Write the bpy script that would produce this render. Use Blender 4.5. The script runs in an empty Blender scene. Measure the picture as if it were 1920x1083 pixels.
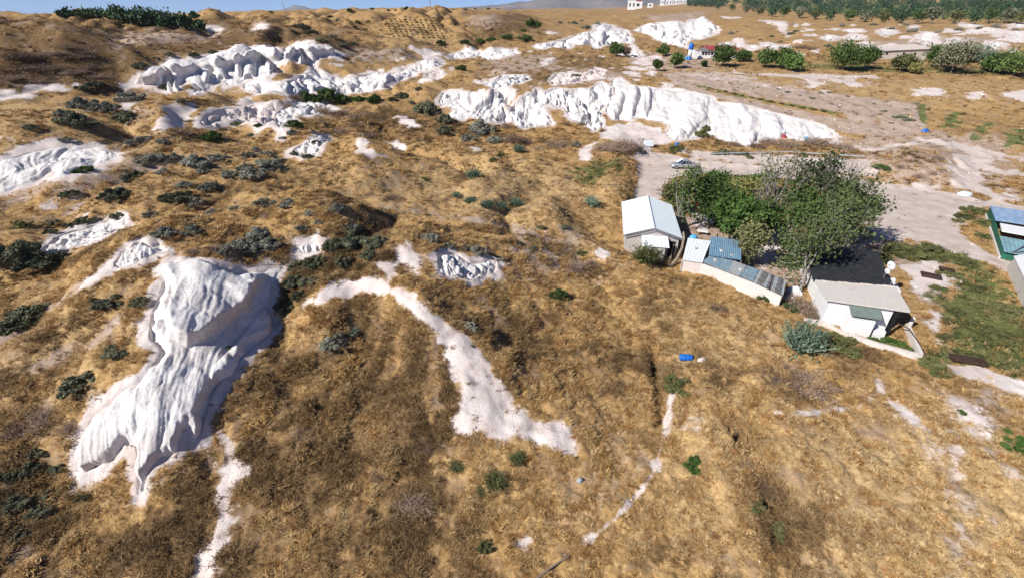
import bpy, math, random
import numpy as np
from mathutils import Vector
random.seed(7)
R = math.radians
scene = bpy.context.scene

# ---------------------------------------------------------------- camera
CAM_H, PITCH, FPX = 24.0, R(30.7), 885.0          # metres, radians, focal length in 1920-px units
cam_data = bpy.data.cameras.new('camera')
cam = bpy.data.objects.new('camera', cam_data)
scene.collection.objects.link(cam)
cam.location = (0, 0, CAM_H)
cam.rotation_euler = (math.pi/2 - PITCH, 0, 0)
cam_data.sensor_width = 36.0
cam_data.lens = 36.0*FPX/1920.0
cam_data.clip_start = 0.1
cam_data.clip_end = 60000
scene.camera = cam
scene.render.resolution_x, scene.render.resolution_y = 1024, 577

# ---------------------------------------------------------------- light
SUN_EL, SUN_AZ = R(37), R(32)                      # from the left, a little behind the camera
sv = Vector((-math.cos(SUN_EL)*math.cos(SUN_AZ), -math.cos(SUN_EL)*math.sin(SUN_AZ), math.sin(SUN_EL)))
world = bpy.data.worlds.new('World'); scene.world = world
world.use_nodes = True
wn = world.node_tree.nodes; wl = world.node_tree.links
bg = wn['Background']
sky = wn.new('ShaderNodeTexSky'); sky.sky_type = 'NISHITA'
sky.sun_disc = False
sky.sun_elevation = SUN_EL
sky.sun_rotation = math.atan2(sv.x, sv.y)
sky.altitude = 8000; sky.air_density = 1.0; sky.dust_density = 0.0; sky.ozone_density = 10.0
wl.new(sky.outputs[0], bg.inputs[0])
bg.inputs[1].default_value = 0.09
sl = bpy.data.lights.new('sun', 'SUN'); sl.energy = 4.7; sl.angle = R(0.53); sl.color = (1.0, 0.955, 0.90)
sun = bpy.data.objects.new('sun', sl); scene.collection.objects.link(sun)
sun.rotation_euler = (-sv).to_track_quat('-Z', 'Y').to_euler()
vs = scene.view_settings
vs.view_transform = 'Standard'; vs.look = 'None'; vs.exposure = 0.58; vs.gamma = 1.0; vs.use_curve_mapping = False
scene.cycles.max_bounces = 4; scene.cycles.diffuse_bounces = 3; scene.cycles.glossy_bounces = 2; scene.cycles.transmission_bounces = 2; scene.cycles.transparent_max_bounces = 4
scene.cycles.sample_clamp_indirect = 4.0

# ---------------------------------------------------------------- numeric tools
def hsh(ix, iy, seed):
    h = (ix.astype(np.int64)*374761393 + iy.astype(np.int64)*668265263 + seed*144665) & 0xffffffff
    h = ((h ^ (h >> 13))*1274126177) & 0xffffffff
    h = ((h ^ (h >> 16))*2246822519) & 0xffffffff
    return ((h ^ (h >> 15)) & 0xffffff)/float(0xffffff)
def noise(x, y, seed=0):
    x = np.asarray(x, float); y = np.asarray(y, float)
    ix = np.floor(x); iy = np.floor(y); fx = x-ix; fy = y-iy
    u = fx*fx*fx*(fx*(fx*6-15)+10); v = fy*fy*fy*(fy*(fy*6-15)+10)
    def g(dx, dy):
        a = hsh(ix+dx, iy+dy, seed)*2*math.pi
        return np.cos(a)*(fx-dx)+np.sin(a)*(fy-dy)
    a = g(0,0)*(1-u)+g(1,0)*u; b = g(0,1)*(1-u)+g(1,1)*u
    return (a*(1-v)+b*v)*1.5
def fbm(x, y, seed=0, oct=4, gain=.5):
    s = 0; a = 1
    for i in range(oct):
        s = s+a*noise(x*2**i, y*2**i, seed+i*17); a *= gain
    return s
def worley(x, y, seed=0, jit=.9):
    ix = np.floor(x); iy = np.floor(y)
    f1 = np.full(x.shape, 9.); f2 = f1.copy(); idv = np.zeros(x.shape)
    for dx in (-1,0,1):
        for dy in (-1,0,1):
            cx = ix+dx; cy = iy+dy
            px = cx+.5+(hsh(cx,cy,seed)-.5)*jit; py = cy+.5+(hsh(cx,cy,seed+5)-.5)*jit
            d = np.hypot(x-px, y-py)
            m = d < f1
            f2 = np.where(m, f1, np.minimum(f2, d)); idv = np.where(m, hsh(cx,cy,seed+9), idv); f1 = np.where(m, d, f1)
    return f1, f2, idv
def sstep(a, b, x):
    t = np.clip((x-a)/(b-a), 0, 1); return t*t*(3-2*t)

SP, CP = math.sin(PITCH), math.cos(PITCH)
def ray(px, py):
    x = (np.asarray(px, float)-960)/FPX; yd = (np.asarray(py, float)-541.5)/FPX
    return x, CP-SP*yd, -SP-CP*yd
def at_z(px, py, z):
    """world point seen at a pixel of the photograph at elevation z"""
    dx, dy, dz = ray(px, py); t = (z-CAM_H)/dz
    return np.stack([dx*t, dy*t, np.broadcast_to(z, np.shape(t))], -1)
def project(X, Y, Z):
    h = Y; v = Z-CAM_H
    zc = h*CP-v*SP; yc = -h*SP-v*CP
    return 960+FPX*X/zc, 541.5+FPX*yc/zc

# ---------------------------------------------------------------- relief: surveyed spot heights
CY = -25.0                                          # centre of the polar ground grid, behind the camera
def to_uv(X, Y):
    r = np.hypot(X, Y-CY); return np.arctan2(X, Y-CY), np.log(np.maximum(r, 1e-3))
def from_uv(u, v):
    r = np.exp(v); return r*np.sin(u), CY+r*np.cos(u)
SPOTS = [
 # near left, rock nose and slope
 (-250,1080,-1.50),(-250,800,0.78),(-250,600,3.12),(-250,440,5.47),(0,1080,-2.00),(0,900,-0.20),(0,780,1.40),(0,660,3.12),(0,540,4.68),(0,440,5.93),
 (120,1010,-2.00),(140,900,-0.60),(90,800,0.94),(100,700,2.50),(100,600,4.06),(130,490,6.25),(200,660,3.90),(240,570,5.62),(240,490,6.80),
 (300,500,6.80),(420,505,6.90),(520,485,6.50),(400,590,4.95),(340,600,5.30),(300,660,4.10),(250,760,2.57),(330,740,2.95),(450,640,3.25),(505,600,3.20),(420,700,2.30),(400,640,3.90),(180,800,1.56),
 (260,935,-1.00),(155,890,-0.40),(385,825,0.23),(300,860,0.46),(560,620,3.00),(545,520,4.90),(530,660,2.30),
 (450,800,0.50),(400,1000,-1.60),(600,750,0.32),(600,900,-1.00),(700,640,1.79),(500,720,1.60),(800,900,-0.80),(700,1050,-1.60),(250,1050,-2.20),(420,900,-0.50),
 (590,555,4.84),(650,535,5.15),(720,535,4.76),(790,580,3.98),(860,660,2.66),(900,740,1.49),(960,800,0.62),(1060,850,-0.30),(760,660,2.03),(800,740,0.94),
 (900,590,2.27),(1000,650,0.90),(1000,560,2.20),(1100,560,0.90),(1150,700,-0.20),(1240,700,-0.70),(1240,830,-1.10),(1130,1000,-1.30),(960,1060,-1.40),
 (1320,700,0.10),(1300,600,0.20),(1400,850,0.40),(1420,700,0.40),(1500,700,0.30),(1650,800,0.00),(1850,850,0.00),(1900,1050,-0.40),(1500,1050,-0.80),(1300,1050,-1.30),
 (500,1500,-3.00),(1000,1500,-3.00),(1500,1500,-2.00),(2300,1100,0.00),(2300,700,0.00),(2300,450,0.00),
 # crest behind the bowl
 (440,465,7.49),(560,445,7.19),(650,432,6.71),(700,470,5.93),(760,440,5.78),(850,500,3.90),(880,460,4.22),(1000,470,3.20),(1100,470,1.50),(1170,470,0.40),
 (400,400,6.90),(300,420,6.62),(300,330,6.90),(200,390,6.34),(100,420,5.78),(480,340,6.48),(640,390,5.63),(640,330,4.93),(800,400,3.81),(800,310,3.23),(900,340,2.53),(1000,390,2.60),(1000,300,2.20),(1100,330,1.30),(1120,400,1.00),
 (880,262,2.40),(760,230,3.60),(660,205,4.60),(620,190,5.60),(560,290,5.07),(700,280,3.46),
 # left fluted nose
 (0,290,8.8),(100,268,8.7),(200,274,8.3),(0,370,6.6),(80,352,6.9),(190,320,7.2),(250,300,7.3),(-250,300,9),(-250,370,6.8),
 (0,230,9.2),(150,230,8.8),(300,240,7.8),(400,242,7.0),(500,240,6.4),(440,200,8.2),(560,190,7.2),(330,195,8.6),(560,225,6.1),(620,212,5.3),
 (0,185,10.2),(100,165,10.4),(200,170,9.8),
 # capped cliff and the mass right of it
 (280,165,9.7),(380,178,8.8),(450,168,8.4),(330,120,12.9),(400,106,13.5),(470,95,13.9),(525,98,13.7),(580,85,14.2),(630,98,13.0),(520,150,9.6),(600,150,8.7),(600,178,6.6),(680,178,6.2),(700,150,8),(770,135,8.6),(800,150,7),(820,108,10),(690,120,10.6),
 # near left brown spur and skyline
 (0,140,13),(100,130,13.2),(180,145,11.6),(0,60,19.0),(100,75,18.2),(160,110,15.2),(-250,80,18),(0,27,22.2),(100,28,21.8),(190,60,17.5),(230,34,20.8),(330,60,17.2),(300,42,18.6),(250,90,15.6),(220,130,13),
 (430,60,17.6),(430,34,19.6),(540,24,21.4),(540,55,18),(640,60,16.6),(640,24,22),(700,90,13.4),
 (720,17.6,23.3),(760,45,18.4),(800,18,23.2),(830,90,11.6),(760,75,14.4),(900,18,23.2),(900,45,17.5),(960,75,12.4),(1000,17,23.2),(1080,17,23.2),(1050,50,16),(1100,45,16),
 (880,120,9.8),(960,125,9.2),(1060,110,9.6),(1140,110,9.4),(1000,85,11.4),(1100,92,10.2),(1130,50,15),(1185,90,10.4),(1200,18,22.4),(1240,18,21.6),(1280,40,17),(1330,38,16.2),(1230,80,11.4),(1290,92,10),(1340,65,12),
 # long white cliff: foot and rim
 (850,225,3.4),(950,232,3.0),(1040,236,2.6),(1110,246,2.2),(1200,240,2.0),(1260,262,1.6),(1350,266,1.5),(1430,268,1.4),(1500,266,1.4),(1565,262,1.6),
 (850,172,7.6),(920,172,7.6),(980,172,7.6),(1040,160,7.9),(1120,152,7.9),(1200,163,7.4),(1280,170,6.9),(1350,188,5.8),(1430,208,4.6),(1500,225,3.5),(1550,240,2.6),
 (1080,130,9),(940,145,8.8),(1150,135,8.6),(1240,150,7.8),
 # fields, road, yard
 (1350,160,7.4),(1450,160,7.2),(1500,190,5.6),(1600,215,4.2),(1700,200,4.8),(1700,245,2.6),(1600,160,7.2),(1700,165,7),(1800,170,6.6),(1900,180,6),(1900,230,3.6),(1800,230,3.8),(1740,280,1.6),(1800,300,1.2),(1700,300,1.6),(1850,340,.4),(1720,350,.1),(1900,290,1.4),
 (1220,300,.5),(1300,315,.1),(1420,320,.05),(1300,290,.9),(1450,285,.9),(1200,370,0),(1300,400,0),(1450,420,0),(1350,360,0),(1600,420,0),(1700,430,0),(1800,440,0),(1880,490,0),(1300,478,0),(1400,530,0),(1300,512,.5),(1370,545,.5),(1440,578,.4),(1500,612,.3),(1500,600,0),(1600,640,.05),(1700,680,.05),(1800,700,0),(1800,560,0),(1900,620,0),(1600,520,0),(1160,300,1.2),(1150,260,1.8),(1130,285,1.6),
 (1300,120,9.2),(1400,125,9),(1500,125,9),(1600,125,9),(1700,130,8.6),(1850,135,8.4),(1300,100,10.2),(1450,100,10.2),(1600,100,10.2),(1750,100,10.2),(1900,100,10.2),(1450,60,14),(1600,60,13.6),(1750,60,13.4),(1900,60,13.2),(1400,40,16.4),(1600,42,15.4),(1800,44,14.8),(2100,45,15),(2100,120,9),(2100,200,4.5),
 # far ground
 (1500,25,17.5),(1750,25,15.5),(2000,25,15),
]
FAR = [(-900,1400,4),(-600,900,10),(-250,900,10),(100,800,19),(350,900,20),(500,800,22),(700,900,26),(1000,1000,30),(700,1500,55),(1200,1500,55),(1800,1600,50),(300,1600,12),(-300,1600,2),(-1500,3500,-40),(0,3500,-30),(1200,3500,60),(3000,4000,90)]
sp = np.array(SPOTS, float)
S3 = at_z(sp[:,0], sp[:,1], sp[:,2])
S3 = np.vstack([S3, np.array(FAR, float)])
cu, cv = to_uv(S3[:,0], S3[:,1]); cz = S3[:,2]
CSM = .045
def phi(d2): return np.sqrt(d2+CSM*CSM)
nC = len(cu)
A = np.zeros((nC+3, nC+3))
A[:nC,:nC] = -phi((cu[:,None]-cu)**2+(cv[:,None]-cv)**2) + np.eye(nC)*.006
A[:nC,nC] = 1; A[:nC,nC+1] = cu; A[:nC,nC+2] = cv; A[nC:,:nC] = A[:nC,nC:].T
W = np.linalg.solve(A, np.concatenate([cz, [0,0,0]]))
def base_z(u, v):
    sh = u.shape; u = np.clip(u.ravel(), -1.3, 1.3); v = np.clip(v.ravel(), 3.1, 8.4); out = np.empty(u.size)
    for i in range(0, u.size, 60000):
        a = u[i:i+60000]; b = v[i:i+60000]
        out[i:i+60000] = -phi((a[:,None]-cu)**2+(b[:,None]-cv)**2)@W[:nC]+W[nC]+W[nC+1]*a+W[nC+2]*b
    return out.reshape(sh)

# the ground grid: fine where the slope is near, coarse far off and behind
TH = np.concatenate([np.linspace(-math.pi, -1.16, 40)[:-1], np.linspace(-1.16, 1.16, 760), np.linspace(1.16, math.pi, 40)[1:]])
def seg(a, b, n): return np.linspace(math.log(a), math.log(b), n)[:-1]
LR = np.concatenate([seg(1.5,28,26), seg(28,95,330), seg(95,200,150), seg(200,600,110), seg(600,9000,60), [math.log(9000)]])
NU, NV = len(TH), len(LR)
UU, VV = np.meshgrid(TH, LR)
GX, GY = from_uv(UU, VV)
# base on a thinner grid, then cubic-smooth upsampling through exact evaluation
Z0 = base_z(UU, VV)
RR = np.exp(VV)
near = 1-sstep(140, 420, RR)
wild = np.clip(1-sstep(4, 18, GX+.12*(GY-40)+6*fbm(GX/30, GY/30, 9, 2)), 0, 1)*sstep(38, 70, RR)*(1-sstep(250, 500, RR))   # gullied slopes, not the yard and fields
far_r = sstep(165, 230, np.hypot(GX, GY))*(1-sstep(450, 900, RR))
gul = np.abs(fbm(GX/22+.6*fbm(GX/40, GY/40, 31, 2), GY/27, 21, 3))
GZ = Z0 + (wild*3.2+far_r*1.5)*(gul-.32) + near*(0.27*fbm(GX/4.2, GY/4.2, 3, 3)+0.09*fbm(GX/1.1, GY/1.1, 11, 2)*(1-sstep(60,120,RR))) + (1-near)*1.0*fbm(GX/45, GY/45, 5, 3)*sstep(200,500,RR)
def ridge(pts, h, w, sharp=1.4):
    """raise (or cut) a spur along surveyed points (px, py, z); w in metres"""
    global GZ
    a = np.array(pts, float); q = at_z(a[:,0], a[:,1], a[:,2]); best = np.full(GZ.shape, 1e9)
    for s0, s1 in zip(q[:-1], q[1:]):
        e = (s1-s0)[:2]; t = np.clip(((GX-s0[0])*e[0]+(GY-s0[1])*e[1])/(e@e), 0, 1)
        best = np.minimum(best, np.hypot(GX-s0[0]-t*e[0], GY-s0[1]-t*e[1]))
    GZ = GZ+h*np.exp(-(best/w)**sharp)*(1+.25*fbm(GX/w, GY/w, 66, 2))
ridge([(-120,95,16.5),(60,88,16.5),(130,100,15.6)], 4.2, 14)
ridge([(215,70,17),(215,140,12.5)], -1.6, 9)
ridge([(420,45,19),(500,50,18.4)], 2.2, 20); ridge([(560,62,17),(640,92,13.5)], 1.8, 12)
ridge([(880,40,18.5),(905,60,15)], 3., 22); ridge([(960,30,20.5),(975,70,13)], 2.4, 20); ridge([(740,28,21),(800,60,15.5)], 2., 30)
ridge([(1060,28,20.5),(1130,45,16)], 2.5, 24); ridge([(1200,38,17),(1330,33,17)], 2.5, 18)
ridge([(640,408,5.7),(760,402,5),(900,432,4)], .8, 4.); ridge([(700,330,4.6),(860,350,3)], .7, 5)
ridge([(1000,330,2),(1130,365,1.2)], .7, 4); ridge([(1290,720,.1),(1330,850,0),(1390,1000,-.6)], .55, 2.2); ridge([(1385,790,.3),(1415,880,0),(1470,1010,-.6)], -.9, .9)
ridge([(480,275,6.6),(640,300,5.4)], 1.0, 6); ridge([(100,205,9.8),(300,215,8.6)], .9, 8)
ridge([(620,640,2.2),(560,820,0)], .35, 1.8); ridge([(760,760,1),(690,960,-1)], .4, 1.8); ridge([(1010,700,.5),(1100,860,-.5)], .3, 1.6)
YARD = [(1190,372),(1200,300),(1330,312),(1440,318),(1660,345),(1860,390),(1905,480),(1925,600),(1900,740),(1735,672),(1560,602),(1420,552),(1280,492),(1180,470)]

def lut(u, v):
    fu = np.interp(u, TH, np.arange(NU)); fv = np.interp(v, LR, np.arange(NV))
    iu = np.clip(fu.astype(int), 0, NU-2); iv = np.clip(fv.astype(int), 0, NV-2)
    return iu, iv, fu-iu, fv-iv
def grid_at(G, u, v):
    iu, iv, a, b = lut(u, v)
    return (G[iv,iu]*(1-a)+G[iv,iu+1]*a)*(1-b)+(G[iv+1,iu]*(1-a)+G[iv+1,iu+1]*a)*b
def ground(X, Y):
    u, v = to_uv(np.asarray(X, float), np.asarray(Y, float)); return grid_at(GZ, u, v)
TS = np.geomspace(12, 5000, 520)
def cast(px, py):
    """world point of the ground seen at a pixel of the photograph"""
    px = np.atleast_1d(np.asarray(px, float)); py = np.atleast_1d(np.asarray(py, float))
    dx, dy, dz = ray(px, py); n = np.hypot(np.hypot(dx, dy), dz); dx, dy, dz = dx/n, dy/n, dz/n
    T = TS[None,:]
    D = CAM_H+dz[:,None]*T - ground(dx[:,None]*T, dy[:,None]*T)
    hit = D < 0; k = np.where(hit.any(1), hit.argmax(1), len(TS)-1); k = np.maximum(k, 1)
    lo = TS[k-1].copy(); hi = TS[k].copy()
    for _ in range(14):
        m = (lo+hi)/2; b = CAM_H+dz*m-ground(dx*m, dy*m) < 0
        hi = np.where(b, m, hi); lo = np.where(b, lo, m)
    return np.stack([dx*hi, dy*hi, ground(dx*hi, dy*hi)], -1)
def cast1(px, py): return Vector(cast(px, py)[0])
def dens(pts, step=14, closed=True):
    pts = np.array(pts, float); out = []; n = len(pts)
    for i in range(n if closed else n-1):
        a = pts[i]; b = pts[(i+1)%n]; k = max(1, int(np.hypot(*(b-a))/step))
        for j in range(k): out.append(a+(b-a)*j/k)
    if not closed: out.append(pts[-1])
    return np.array(out)
def uvpoly(pts, step=14, closed=True):
    d = dens(pts, step, closed); w = cast(d[:,0], d[:,1]); u, v = to_uv(w[:,0], w[:,1]); return np.stack([u, v], -1)
def segdist(u, v, P, closed=True):
    best = np.full(u.shape, 1e9); ins = np.zeros(u.shape, bool); n = len(P)
    for i in range(n if closed else n-1):
        a = P[i]; b = P[(i+1)%n]; e = b-a; L = e@e+1e-18
        t = np.clip(((u-a[0])*e[0]+(v-a[1])*e[1])/L, 0, 1)
        best = np.minimum(best, (u-a[0]-t*e[0])**2+(v-a[1]-t*e[1])**2)
        if closed:
            c = ((a[1] > v) != (b[1] > v)) & (u < (b[0]-a[0])*(v-a[1])/(b[1]-a[1]+1e-18)+a[0]); ins ^= c
    d = np.sqrt(best)
    return np.where(ins, d, -d) if closed else d
WARP = .5*fbm(GX/2.6, GY/2.6, 41, 3)+.35*fbm(UU*55, VV*55, 43, 3)
def paint(G, P, feather, amt=1., closed=True, width=0, warp=1.):
    """blend a zone into a ground attribute; P in grid coordinates, lengths as a share of the distance"""
    pad = feather*3+width+.02
    i0 = np.searchsorted(LR, P[:,1].min()-pad); i1 = np.searchsorted(LR, P[:,1].max()+pad)
    j0 = np.searchsorted(TH, P[:,0].min()-pad); j1 = np.searchsorted(TH, P[:,0].max()+pad)
    s = (slice(i0, i1), slice(j0, j1))
    d = segdist(UU[s], VV[s], P, closed)
    if not closed: d = width-d
    w = sstep(-feather, feather, d+WARP[s]*feather*1.6*warp)*amt
    G[s] = G[s]*(1-w)+w if amt > 0 else G[s]*(1+w)
    return s, d

# ---------------------------------------------------------------- material helpers
def mat_new(name):
    m = bpy.data.materials.new(name); m.use_nodes = True
    nt = m.node_tree; nt.nodes.clear()
    return m, nt, nt.nodes, nt.links
class NB:
    """small node builder"""
    def __init__(s, name):
        s.m, s.nt, s.n, s.l = mat_new(name)
        s.out = s.n.new('ShaderNodeOutputMaterial'); s.b = s.n.new('ShaderNodeBsdfPrincipled')
        s.l.new(s.b.outputs[0], s.out.inputs[0]); s.b.inputs['Roughness'].default_value = .9; s.b.inputs['Specular IOR Level'].default_value = .15
    def set(s, sock, v):
        if hasattr(v, 'is_output') or isinstance(v, bpy.types.NodeSocket): s.l.new(v, sock)
        else: sock.default_value = v
    def coord(s, kind='Object'):
        return s.n.new('ShaderNodeTexCoord').outputs[kind]
    def geo(s): return s.n.new('ShaderNodeNewGeometry').outputs['Position']
    def noise(s, co, scale, detail=4, rough=.6, dist=0.):
        t = s.n.new('ShaderNodeTexNoise'); s.l.new(co, t.inputs['Vector'])
        t.inputs['Scale'].default_value = scale; t.inputs['Detail'].default_value = detail; t.inputs['Roughness'].default_value = rough; t.inputs['Distortion'].default_value = dist
        return t.outputs['Fac']
    def scalev(s, co, v):
        t = s.n.new('ShaderNodeVectorMath'); t.operation = 'MULTIPLY'; s.l.new(co, t.inputs[0]); t.inputs[1].default_value = v; return t.outputs[0]
    def ramp(s, f, stops):
        t = s.n.new('ShaderNodeValToRGB'); s.l.new(f, t.inputs[0]); e = t.color_ramp.elements
        while len(e) < len(stops): e.new(.5)
        for k, (p, c) in zip(e, stops):
            k.position = p; k.color = (c, c, c, 1) if isinstance(c, (int, float)) else (*c, 1)
        return t.outputs[0]
    def mix(s, f, a, b, mode='MIX'):
        t = s.n.new('ShaderNodeMix'); t.data_type = 'RGBA'; t.blend_type = mode
        s.set(t.inputs[0], f)
        for k, v in ((6, a), (7, b)):
            if isinstance(v, tuple): t.inputs[k].default_value = (*v, 1) if len(v) == 3 else v
            else: s.l.new(v, t.inputs[k])
        return t.outputs[2]
    def math(s, op, a, b=0.):
        t = s.n.new('ShaderNodeMath'); t.operation = op; s.set(t.inputs[0], a); s.set(t.inputs[1], b); return t.outputs[0]
    def attr(s, name, kind='GEOMETRY', out='Fac'):
        t = s.n.new('ShaderNodeAttribute'); t.attribute_name = name; t.attribute_type = kind; return t.outputs[out]
    def rnd(s): return s.n.new('ShaderNodeObjectInfo').outputs['Random']
    def bump(s, h, strength=.5, dist=.1):
        t = s.n.new('ShaderNodeBump'); t.inputs['Strength'].default_value = strength; t.inputs['Distance'].default_value = dist
        s.l.new(h, t.inputs['Height']); s.l.new(t.outputs[0], s.b.inputs['Normal'])
    def col(s, c):
        if isinstance(c, tuple): s.b.inputs['Base Color'].default_value = (*c, 1)
        else: s.l.new(c, s.b.inputs['Base Color'])
    def rough(s, r, spec=None):
        s.set(s.b.inputs['Roughness'], r)
        if spec is not None: s.b.inputs['Specular IOR Level'].default_value = spec
MATS = {}
def plain(name, c, rough=.8, spec=.2, var=.12, scale=3., metal=0.):
    """painted or worn surface: base colour with blotchy wear"""
    if name in MATS: return MATS[name]
    k = NB(name); co = k.coord()
    n1 = k.noise(co, scale, 5, .65); n2 = k.noise(co, scale*9, 3, .6)
    f = k.math('ADD', k.math('MULTIPLY', n1, .7), k.math('MULTIPLY', n2, .3))
    d = tuple(max(0, x*(1-var*2.2)) for x in c); l = tuple(min(1, x*(1+var)) for x in c)
    k.col(k.ramp(f, [(.3, d), (.55, c), (.75, l)])); k.rough(rough, spec); k.b.inputs['Metallic'].default_value = metal
    MATS[name] = k.m; return k.m

def worn(name, c, rust=.5, light=.35, rough=.55):
    """weathered sheet metal: pale streaks down the slope, rust blooms, dirt"""
    k = NB(name); co = k.coord()
    st = k.noise(k.scalev(co, (5., 1.1, 1.1)), 1.6, 4, .7, .3); bl = k.noise(co, 1.1, 5, .7, .5); fn = k.noise(co, 9, 3, .6)
    a = k.mix(k.ramp(st, [(.42, 0.), (.7, 1.)]), c, tuple(min(.85, x*(1-light)+.75*light) for x in c))
    a = k.mix(k.ramp(fn, [(.35, .45), (.6, 0.)]), a, tuple(x*.55 for x in c))
    a = k.mix(k.math('MULTIPLY', k.ramp(k.math('ADD', k.math('MULTIPLY', bl, .75), k.math('MULTIPLY', fn, .25)), [(.52, 0.), (.66, 1.)]), rust), a, (.17, .085, .045))
    k.col(a); k.rough(rough, .3); return k.m

# ground: dry grass, brown scrub litter and painted slope shade, bare tuff soil, tilled field, green weeds
k = NB('ground'); P = k.geo()
big = k.noise(P, .11, 3, .6, .4); mid = k.noise(P, .55, 4, .65, .6); fine = k.noise(P, 3.2, 4, .7, .8); grit = k.noise(P, 14, 3, .6)
straw = k.ramp(fine, [(.28, (.13, .076, .032)), (.44, (.32, .195, .08)), (.6, (.48, .31, .135)), (.76, (.61, .45, .235))])
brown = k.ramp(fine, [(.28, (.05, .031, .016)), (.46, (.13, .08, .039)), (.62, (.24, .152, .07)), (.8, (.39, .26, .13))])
litter = k.ramp(mid, [(.3, (.2, .14, .1)), (.6, (.34, .25, .18)), (.8, (.46, .36, .28))])
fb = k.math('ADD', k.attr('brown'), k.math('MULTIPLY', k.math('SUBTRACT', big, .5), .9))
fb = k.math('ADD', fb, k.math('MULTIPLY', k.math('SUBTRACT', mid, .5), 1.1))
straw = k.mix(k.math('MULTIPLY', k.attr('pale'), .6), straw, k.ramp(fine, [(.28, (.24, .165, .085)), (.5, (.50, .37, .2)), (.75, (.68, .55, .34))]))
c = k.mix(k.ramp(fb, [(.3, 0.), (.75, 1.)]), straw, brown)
c = k.mix(k.ramp(k.noise(P, .3, 3, .7, .5), [(.54, 0.), (.70, .8)]), c, litter)
soilf = k.attr('soil')
soil = k.mix(k.ramp(mid, [(.35, 0.), (.7, 1.)]), (.38, .285, .22), (.54, .44, .37))
soil = k.mix(k.ramp(fine, [(.4, .6), (.6, 0.)]), soil, (.3, .21, .15))
sf = k.math('ADD', soilf, k.math('MULTIPLY', k.math('SUBTRACT', fine, .5), .9))
c = k.mix(k.ramp(sf, [(.38, 0.), (.66, 1.)]), c, soil)
gr = k.ramp(fine, [(.3, (.05, .065, .022)), (.5, (.13, .15, .05)), (.68, (.24, .23, .09)), (.85, (.4, .33, .16))])
gf = k.math('ADD', k.attr('green'), k.math('MULTIPLY', k.math('SUBTRACT', mid, .5), 1.3))
c = k.mix(k.ramp(gf, [(.4, 0.), (.65, 1.)]), c, gr)
tuff = k.mix(k.ramp(mid, [(.3, 0.), (.72, 1.)]), (.56, .46, .41), (.74, .68, .645))
tuff = k.mix(k.ramp(grit, [(.52, 0.), (.66, .35)]), tuff, (.46, .38, .33))
tuff = k.mix(k.attr('dust'), tuff, k.mix(k.ramp(mid, [(.3, 0.), (.7, 1.)]), (.44, .355, .30), (.60, .52, .46)))
bf = k.math('ADD', k.attr('bare'), k.math('MULTIPLY', k.math('SUBTRACT', fine, .5), .8))
bf = k.math('ADD', bf, k.math('MULTIPLY', k.math('SUBTRACT', mid, .5), .7))
c = k.mix(k.ramp(bf, [(.24, 0.), (.58, 1.)]), c, tuff)
k.col(c); k.rough(.95, .08)
h = k.math('ADD', k.math('MULTIPLY', fine, 1.), k.math('MULTIPLY', grit, .4))
k.bump(h, .55, .14)
M_GROUND = k.m

# white tuff rock
def tuff_mat(name, pink=.35, lo=(.54, .48, .445), hi=(.77, .755, .735)):
    k = NB(name); P = k.geo()
    a = k.noise(P, .5, 5, .6, .6); b = k.noise(P, 4., 4, .65, .4); st = k.noise(k.scalev(P, (.35, .35, 3.2)), 1.6, 4, .6, .5)
    f = k.math('ADD', k.math('MULTIPLY', a, .65), k.math('MULTIPLY', b, .35))
    c = k.ramp(f, [(pink-.1, lo), (pink+.12, tuple((x+y)/2 for x, y in zip(lo, hi))), (pink+.22, hi)])
    c = k.mix(k.ramp(st, [(.55, 0.), (.72, .4)]), c, (.60, .55, .52))
    c = k.mix(k.ramp(k.noise(P, 11, 2, .6), [(.58, 0.), (.72, .4)]), c, (.34, .29, .26))
    sk = k.noise(k.scalev(P, (2.6, 2.6, .35)), 1.1, 3, .65, .6)
    c = k.mix(k.ramp(sk, [(.54, 0.), (.7, .45)]), c, (.50, .43, .37))
    vo = k.n.new('ShaderNodeTexVoronoi'); vo.feature = 'DISTANCE_TO_EDGE'; vo.inputs['Scale'].default_value = .9; k.l.new(k.mix(.25, P, k.noise(P, 1.2, 3, .6), 'ADD'), vo.inputs['Vector'])
    crack = k.ramp(vo.outputs['Distance'], [(0., 1.), (.035, 0.)])
    c = k.mix(k.math('MULTIPLY', crack, .16), c, (.40, .36, .33))
    k.col(c); k.rough(.92, .1)
    k.bump(k.math('SUBTRACT', k.math('ADD', b, k.math('MULTIPLY', st, .7)), k.math('MULTIPLY', crack, .12)), .4, .16)
    return k.m
M_TUFF = tuff_mat('white_tuff'); M_TUFFP = tuff_mat('pinkish_tuff', .46, (.58, .47, .42), (.80, .75, .72))
M_TUFFG = tuff_mat('grey_tuff', .42, (.42, .40, .39), (.78, .77, .76))

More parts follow.
